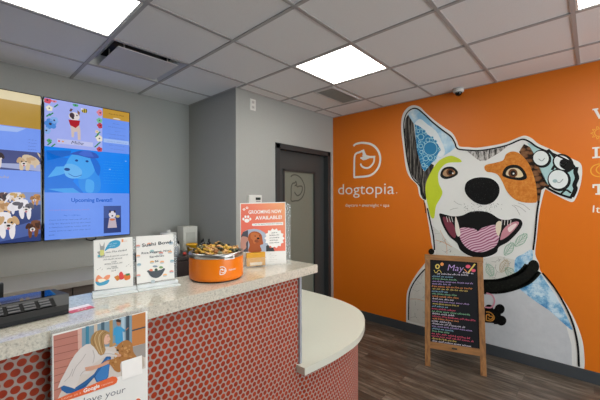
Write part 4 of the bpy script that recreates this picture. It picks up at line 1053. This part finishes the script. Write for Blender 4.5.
# shoulders and chest
A.begin()
ch = [(409, 321), (409, 305), (410, 294.5), (414, 285), (420.5, 275.5), (430, 264), (436, 254), (434.5, 243), (431, 225), (440, 232), (452, 246), (470, 257), (484, 258), (500, 256), (515, 260), (534, 262), (536, 275), (500, 282), (480, 290), (470, 336)]
A.poly(ch, W_crack, 2)
A.stroke([(436, 240), (445, 243), (452, 247)], .005, Ink('d08a4a'), 3); A.stroke([(440, 230), (446, 243), (447, 254)], .004, Ink('d08a4a'), 3); A.stroke([(410, 299), (417, 299), (424, 301)], .004, Ink('d08a4a'), 3)
A.end('map_collage')
A.begin()
g = [(470, 337), (476, 290), (500, 286), (520, 284), (533, 292), (545, 303), (560, 316), (566, 325), (571.5, 345), (572, 366.5)]
Pg = [A.L(p) for p in g]; Pg[0].y = .1025; Pg[-1].y = .1025
A.poly([tuple(p) for p in Pg], W_grey, 3, loc=True); A.end('chest')
A.begin()
A.poly([(518, 286), (526, 279), (533, 273), (539, 272.5), (549, 286), (560, 303), (570, 323), (572, 330), (562, 322), (550, 311), (538, 303), (526, 294)], W_water, 4, smooth=True)
A.poly([(514.5, 276), (514.5, 266), (516, 258), (524, 253.5), (531.5, 249.5), (533, 256), (531, 264), (524, 273)], W_water, 4, smooth=True)
A.end('water_collage')
A.begin(); lf = Ink('8fb59c'); lf2 = Ink('b9a98c')
for c, a, m, L in (((509, 249), -.95, lf, 15), ((521, 240), -.8, lf, 17), ((490, 270), 1.2, lf, 13), ((504, 266), -1.1, lf2, 14), ((510, 272), .7, lf, 12)):
    ca, sa = math.cos(a), math.sin(a)
    def q(x, y): return (c[0]+x*ca-y*sa, c[1]+x*sa+y*ca)
    A.stroke([q(-L/2, 0), q(0, -4), q(L/2, 0), q(0, 4)], .006, m, 4, closed=True); A.stroke([q(-L/2, 0), q(L/2, 0)], .005, m, 4)
    for k in range(-2, 4): A.stroke([q(k*2-1.5, 0), q(k*2+.8, -3.1)], .004, m, 4, smooth=False); A.stroke([q(k*2-1.5, 0), q(k*2+.8, 3.1)], .004, m, 4, smooth=False)
A.end('leaf_collage')
# left ear
A.begin(); A.poly([(404.5, 130), (405.5, 119), (408.5, 114), (413.5, 123), (416.5, 145), (423.5, 171), (430, 163), (434, 165), (432, 178), (427.5, 187), (426, 200), (423, 199), (420.5, 194), (419.5, 184), (413, 177), (409, 168), (406.5, 150)], W_streak, 3); A.end('bark_collage')
A.begin(); A.poly([(408, 114.5), (411, 110.5), (415.5, 108.8), (420, 111), (429, 119), (440, 128), (449, 135), (454, 144), (455.5, 147.5), (450, 152), (442, 157), (434, 163), (430, 158), (420, 135), (414, 124)], W_cloud, 4)
A.poly([(414.5, 125), (420, 119), (427, 124), (436, 131), (441, 140), (445, 152), (440, 157), (433, 146), (425, 131)], Ink('e4eaec'), 5, smooth=True); A.end('sky_collage')
A.begin(); A.poly([(414.5, 124), (419, 126), (424, 129.5), (427, 134), (433, 138), (438, 144.5), (441, 150), (438.5, 153), (436, 159), (431, 164), (425, 171.5), (422, 168), (417, 150)], W_bub, 6)
for x, y, r in ((430.5, 148.5, 7), (421, 137, 3.2), (426, 158.5, 2.6), (430.5, 158, 2.2), (418.5, 131, 1.8), (424, 131.5, 2), (421, 146, 2.2), (419.5, 141.5, 1.3), (428, 140, 2.3), (435.5, 141.5, 1.8), (417, 136, 1.1), (421.5, 152, 1.9), (423.5, 165, 1.9), (426, 133.5, 1.2), (432.5, 137.6, 1.4), (427, 166.5, 1.3), (435.5, 158, 1.5), (416, 128.5, 1.2), (421.5, 129, 1.1), (439.5, 148.5, 1.2)):
    A.ell((x, y), r, r*1.0, Ink('a5d4de'), 7); A.ell((x, y), r-.6, r-.6, Ink('2b7fae'), 8)
A.end('bubble_collage')
A.begin()
A.stroke([(426, 213), (424, 200)], .01, BK, 4)
A.stroke([(425.5, 200), (421.5, 190), (419, 184.5), (412, 176.5), (407.5, 160), (405, 140), (404, 124), (406.5, 114), (412, 109), (417.5, 109), (424, 114), (433, 122.5), (443, 130.5), (451, 136.5), (455, 143), (456.5, 147.5), (460, 149.5), (470, 150.3), (480, 150.6), (495, 148.3), (508, 145), (519, 140.3), (524, 139.5), (530, 142), (538, 147.5), (555, 154.5), (570, 161.5)], .014, BK, 9)
A.stroke([(427.5, 208), (430.5, 222), (433.5, 236), (434.7, 250)], .016, BK, 9); A.stroke([(430, 264.5), (420, 274.5), (413, 284.5), (409.6, 293.5), (408.8, 305), (408.7, 320)], .013, BK, 9)
A.stroke([(539, 201), (537, 213), (535, 235), (533.2, 250)], .014, BK, 9); A.stroke([(542.5, 273), (553, 285.5), (563, 301.5), (572, 321), (577.5, 343), (579, 366.5)], .014, BK, 9)
A.end('ink_outline')
# face pieces
A.begin(); A.poly([(461.3, 162.2), (454.5, 162.4), (448, 163), (443, 166), (438.5, 173), (438.8, 183), (442.5, 192), (440, 199), (436, 206), (434.3, 217.5), (431, 217), (428.4, 207), (425.9, 195), (426, 184), (430.5, 173), (437, 163), (443, 158.3), (451, 155.8), (458, 158), (461, 160)], M('lime_print', 'c3d021', .5), 5, smooth=True); A.end('lime_patch')
A.begin(); A.poly([(467, 151), (480, 151.5), (495, 149.2), (508, 146), (501, 151.5), (494, 156), (486, 160.5), (480, 161), (475, 157.5)], W_birch, 5); A.end('birch_collage')
A.begin(); A.poly([(519, 152), (524, 144), (530, 147), (535, 155), (538.5, 163), (542, 173), (547.5, 184), (551, 187), (545, 187.5), (541.5, 190), (539.5, 202), (537.5, 203), (536, 186), (531, 168)], W_bean, 5); A.end('coffee_bean_collage')
A.begin(); A.poly([(484.5, 168.5), (486, 165), (495, 162.8), (503, 160.3), (506, 154.5), (511.6, 151.6), (518, 152.6), (524, 157.5), (530, 166), (535, 180), (537, 193), (537, 201), (534, 202.8), (523, 202.3), (514, 198.8), (507, 191.5), (502.5, 182), (498, 175), (492.5, 172.6), (487, 171.8)], W_rust, 6, smooth=True); A.end('rust_patch')
def eye(c, pts, irc, ir, hl, lid):
    A.begin(); A.poly(pts, BK, 7, smooth=True)
    A.poly([(c[0]+(x-c[0])*.70, c[1]+(y-c[1])*.62) for x, y in pts], Ink(lid), 8, smooth=True)
    A.ell(irc, ir, ir*.95, Ink('6b3f24'), 9); A.ell((irc[0]+.2, irc[1]), ir*.6, ir*.6, BK, 10); A.ell(hl, ir*.2, ir*.2, Ink('f6f6f6'), 11); A.end('eye')
eye((514.3, 173), [(502.3, 174.5), (505, 168), (511, 165), (518.5, 165.5), (524, 170), (527, 177.5), (521.5, 180.3), (512, 179.3), (505, 177.3)], (513, 173.2), 4.6, (513.6, 173.6), 'd8c7a4')
eye((449, 172.5), [(440.5, 176), (442, 170), (446.5, 167), (453, 167), (457.5, 171), (457.5, 174.5), (452, 177.8), (445, 179)], (450.3, 172.3), 3.8, (453, 173.3), 'b08a66')
A.begin(); A.poly([(464.8, 188), (467, 182), (474, 178.2), (483, 177.3), (492, 179), (498, 184), (499.7, 190), (498, 196.5), (492.5, 202.5), (484, 204.8), (475.5, 202.5), (469, 197.5), (465.7, 193)], W_glit, 7, smooth=True); A.end('nose')
A.begin(); rnd = random.Random(9)
for k in range(70):
    x = rnd.uniform(464, 502); y = 206+rnd.uniform(-3, 6)+abs(x-483)*.02; A.ell((x, y), .35, .35, Ink('77746f'), 6, n=6)
for (x, y, dx, dy) in ((512, 205, 8, 10), (514, 205, 12, 7), (518, 203, 12, 7), (462, 205, -8, -4), (458, 208, -8, 2)): A.stroke([(x, y), (x+dx*.5, y+dy*.3), (x+dx, y+dy)], .003, Ink('8c8882'), 6)
A.end('whiskers')
# mouth
A.begin()
A.poly([(439.5, 213.5), (445, 214.5), (453, 216.3), (462, 215.5), (470, 212), (480, 211), (490, 213), (500, 219), (508, 219.8), (515, 218.3), (521, 220), (522.3, 225), (518, 232), (508.5, 241.5), (499, 247), (496.5, 252.5), (488, 256.5), (478, 257.5), (469, 255.5), (460.5, 250), (457, 243), (449, 236), (443, 226), (440.5, 219)], BK, 5, smooth=True)
A.poly([(443, 217), (449, 219), (453, 224), (456, 232), (455, 238), (450, 234), (445, 225)], Ink('7d3a48'), 6, smooth=True)
A.poly([(500.5, 237.5), (503, 230), (509, 224), (516, 221.5), (519, 223), (515, 229), (508, 236), (501, 240)], Ink('c98a94'), 6, smooth=True); A.poly([(508, 228), (515, 223.5), (516.5, 225.5), (510, 232)], Ink('ecd8d4'), 7, smooth=True)
A.end('mouth')
A.begin(); A.poly([(459.5, 229.5), (465, 227.5), (475, 229), (478, 231), (482, 228), (492, 225), (497, 226), (499.5, 234), (498, 242), (494, 247.5), (484, 251.8), (474, 251.5), (466, 247), (460.5, 239)], W_tong, 7, smooth=True); A.end('tongue')
A.begin(); A.poly([(455.5, 216.5), (458, 222), (459.5, 228), (460.5, 235), (457.5, 236), (455.3, 229)], Ink('e6ded2'), 8, smooth=True); A.end('tooth'); A.begin(); A.poly([(496, 224), (499, 221), (501.5, 222.5), (501, 230), (498.5, 236), (496, 231)], Ink('e6d8c0'), 8, smooth=True); A.end('tooth'); A.begin()
for x in (446.5, 449, 451.5): A.stroke([(x, 216.5), (x+1.5, 222)], .006, Ink('d6d2cc'), 8)
A.end('lip_bristles'); A.begin()
for x in (502, 505, 508, 511): A.stroke([(x, 220), (x-.5, 225)], .006, Ink('d6d2cc'), 8)
A.end('lip_bristles')
# right ear
A.begin(); A.poly([(527, 142.5), (534, 145.5), (545, 151), (556, 156), (570, 162.5), (577, 167), (577.5, 176), (576, 187), (572.5, 197.5), (566, 195.5), (557, 191), (551, 186), (545.5, 184), (541, 172), (536, 158), (531, 149)], Ink('a9cbca'), 5)
def ring(c, rx, ry, w0, rot=0, fill='e2e6e4'):
    A.ell(c, rx+w0, ry+w0, BK, 6, rot); A.ell((c[0]-.8, c[1]-.6), rx, ry, Ink(fill), 7, rot)
    A.stroke([(c[0]-rx*.4, c[1]), (c[0], c[1]+ry*.3), (c[0]+rx*.4, c[1]-ry*.1)], .006, Ink('8a9494'), 8)
ring((541.8, 158.8), 7.8, 7.2, 1.8, .3); ring((563.2, 163.3), 8.8, 6.6, 2.3, .5); A.poly([(560.5, 160.5), (566, 159.5), (575, 165.5), (573, 169.5), (566, 170), (560, 166)], BK, 8, smooth=True)
ring((559.2, 180), 9.8, 9.2, 2.0, .3); A.ell((555, 181), 2.4, 1.8, Ink('9fb8b8'), 8.5)
A.stroke([(576.5, 167), (575.5, 172), (577, 178), (574.5, 185), (575.5, 189), (572, 197)], .03, BK, 8); A.stroke([(545, 186), (552, 190.5), (562, 195), (572, 198)], .018, BK, 8); A.stroke([(548, 149.5), (556, 160), (552, 170)], .02, BK, 6)
A.stroke([(561, 194), (566, 190), (571, 193)], .015, BK, 8)
A.end('ear_collage')
# collar and tag
A.begin(); A.stroke([(477, 287), (486, 286.5), (500, 286), (513, 282.5), (523, 278), (529, 273), (533, 268)], .142, W_fur, 9); A.ell((533.5, 266.5), 5.8, 6.6, W_fur, 9.5); 
rnd = random.Random(5); cl_ = [(480, 287), (500, 286), (513, 282.5), (523, 278), (529, 273), (533, 268)]
cc_ = catmull(cl_, False, 12)
for k in range(2, len(cc_)-1):
    for s in (-1, 1):
        d = (Vector(cc_[k])-Vector(cc_[k-1])).normalized(); nn = Vector((-d.y, d.x))*s; p = Vector(cc_[k])+nn*5.2; e = p+nn*rnd.uniform(1.2, 2.6)+d*rnd.uniform(-1, 1)
        A.stroke([tuple(p), tuple(e)], .02, W_fur, 9, smooth=False, taper=lambda t: 1-t*.8)
A.end('collar'); A.begin(); A.ell((431.5, 251.5), 3, 3, W_fur, 9); A.end('collar')
A.begin(); A.stroke([(486.5, 293), (492, 295), (494.5, 300), (493.5, 305), (490.5, 307.5), (485, 307)], .014, Ink('d08c9c'), 11); A.end('tag_ring')
A.begin(); A.poly([(480, 310), (486, 306), (491, 307.5), (494, 309), (498, 318), (496, 323), (480, 322)], W_glit, 10)
A.ell((489, 308), 4.2, 3.6, W_glit, 10.2); A.ell((499.8, 309), 5, 5, W_glit, 10.4); A.ell((501.5, 320.5), 5, 5, W_glit, 10.6); A.poly([(494, 309), (500, 305), (502, 324), (494, 324)], W_glit, 10.8)
a_ = A.L((486.3, 320)); c_ = A.L((494.3, 320)); logo(A, a_.x, a_.y, c_.x-a_.x, Ink('c98a3c'), 12, .010); A.end('bone_tag')

# ---------------------------------------------------------------- wall lettering
WL = M('white_vinyl_letter', 'e9e6e0', .5, amt=.02); WY = M('yellow_vinyl', 'e9a72c', .5, amt=.02)
t = thing('wall_logo', 'white outlined letter D dog logo with name and tagline on the orange wall', 'wall lettering', (XO-.0005, 2.3, 1.6), -PI/2)
A = Art(t, .0006)
A.begin()
z = [(353.4, 146), (356, 144), (361, 142.9), (366, 143.1), (371, 144.2), (375.5, 147.3), (379, 152.5), (380.3, 159), (379, 166), (375.5, 171.5), (371, 175), (366.3, 176.3), (360, 176.9), (355.5, 177.2), (354.4, 177.1), (354.2, 176), (354.2, 170), (354.3, 162), (354.8, 156), (356.5, 153.3), (359.5, 152.3), (362.8, 151), (363.8, 153.5), (363, 156.5)]
A.stroke(z, .027, WL, 1); A.poly([(361.8, 150.3), (363.9, 149.3), (365.4, 153.2), (366.6, 155.2), (370, 156), (375.4, 155.8), (375.2, 158), (369.5, 158.2), (366.5, 159.6), (363.3, 160.4), (360, 158.2), (360.8, 157.2), (363.4, 156.6), (362.6, 153.5)], WL, 1.5)
A.stroke([(374.3, 157), (374.2, 160.5), (372.8, 164), (369.3, 167.4), (365.6, 168), (362, 166.3), (360.5, 163.6)], .024, WL, 2)
A.end('logo_mark')
A.begin(); A.text('dogtopia', (338.2, 194.4), (394.3, 194.0), WL, 1, h=.15, bold=-.004); A.ell((396.6, 192.8), .6, .6, WL, 1); A.end('name_lettering')
A.begin(); A.text('daycare • overnight • spa', (345.5, 206.6), (389.3, 206.8), WL, 1, h=.042); A.end('tagline_lettering')

def slab_serif(A, body, p0, hgt, m):
    a = A.L(p0); s = hgt; x, z0 = a.x, a.y; w_ = .17*s; t_ = .1*s
    def bx(x0, z0_, x1, z1_): A.poly([(x+x0*s, z0+z0_*s), (x+x1*s, z0+z0_*s), (x+x1*s, z0+z1_*s), (x+x0*s, z0+z1_*s)], m, 1, loc=True)
    def pl(P): A.poly([(x+u*s, z0+v*s) for u, v in P], m, 1.3, loc=True)
    if body == 'L': bx(0, .0, .78, .14); bx(.16, .14, .36, .86); bx(0, .86, .5, 1); bx(.64, .14, .78, .38)
    if body == 'T': bx(.0, .84, .86, 1); bx(.0, .64, .13, .84); bx(.73, .64, .86, .84); bx(.33, .14, .53, .84); bx(.2, 0, .66, .14)
    if body == 'V': bx(0, .87, .40, 1); bx(.62, .87, 1.0, 1); pl([(.08, .9), (.30, .9), (.52, .3), (.74, .9), (.92, .9), (.60, 0), (.43, 0)])
for nm, body, p0, hpx, lab in (('wall_letter', 'V', (592.5, 119.5), 10.6, 'white slab serif letter V at the right edge of the orange wall, topmost'), ('wall_letter', 'L', (592.3, 158.4), 11, 'white slab serif letter L at the right edge of the orange wall'), ('wall_letter', 'T', (592.5, 194.8), 10.6, 'white slab serif letter T at the right edge of the orange wall')):
    t = thing(nm, lab, 'wall lettering', (XO-.0005, .2, 1.6), -PI/2, 'large white wall letters'); A = Art(t, .0006)
    hh = (A.L((p0[0], p0[1]-hpx))-A.L(p0)).length
    A.begin(); slab_serif(A, body, p0, hh, WL); A.end('letter')
t = thing('sun_decal', 'yellow outlined sun symbol between the V and L wall letters', 'wall decal', (XO-.0005, .2, 1.6), -PI/2); A = Art(t, .0006); A.begin()
c = A.L((599.8, 132.5)); R0 = .032
A.stroke([(c.x+R0*math.cos(a*PI/12), c.y+R0*math.sin(a*PI/12)) for a in range(24)], .006, WY, 1, loc=True, closed=True)
for k in range(10):
    a = 2*PI*k/10; A.stroke([(c.x+R0*1.25*math.cos(a-.22), c.y+R0*1.25*math.sin(a-.22)), (c.x+R0*1.75*math.cos(a), c.y+R0*1.75*math.sin(a)), (c.x+R0*1.25*math.cos(a+.22), c.y+R0*1.25*math.sin(a+.22))], .007, WY, 1, smooth=False, loc=True)
A.end('sun_outline')
t = thing('moon_decal', 'yellow outlined moon symbol between the L and T wall letters', 'wall decal', (XO-.0005, .2, 1.6), -PI/2); A = Art(t, .0006); A.begin()
c = A.L((599.2, 170.3)); R0 = .052
A.stroke([(c.x+R0*math.cos(a*PI/12), c.y+R0*math.sin(a*PI/12)) for a in range(24)], .008, WY, 1, loc=True, closed=True)
A.stroke([(c.x+.02+R0*.72*math.cos(a*PI/12), c.y+.006+R0*.72*math.sin(a*PI/12)) for a in range(5, 20)], .008, WY, 1, loc=True)
A.end('moon_outline')
t = thing('wall_lettering', 'small white word It below the large wall letters at the right edge', 'wall lettering', (XO-.0005, .2, 1.6), -PI/2); A = Art(t, .0006)
A.begin(); A.text('It', (592.5, 212.3), (600.5, 212.8), WL, 1, h=.062); A.end('letters')
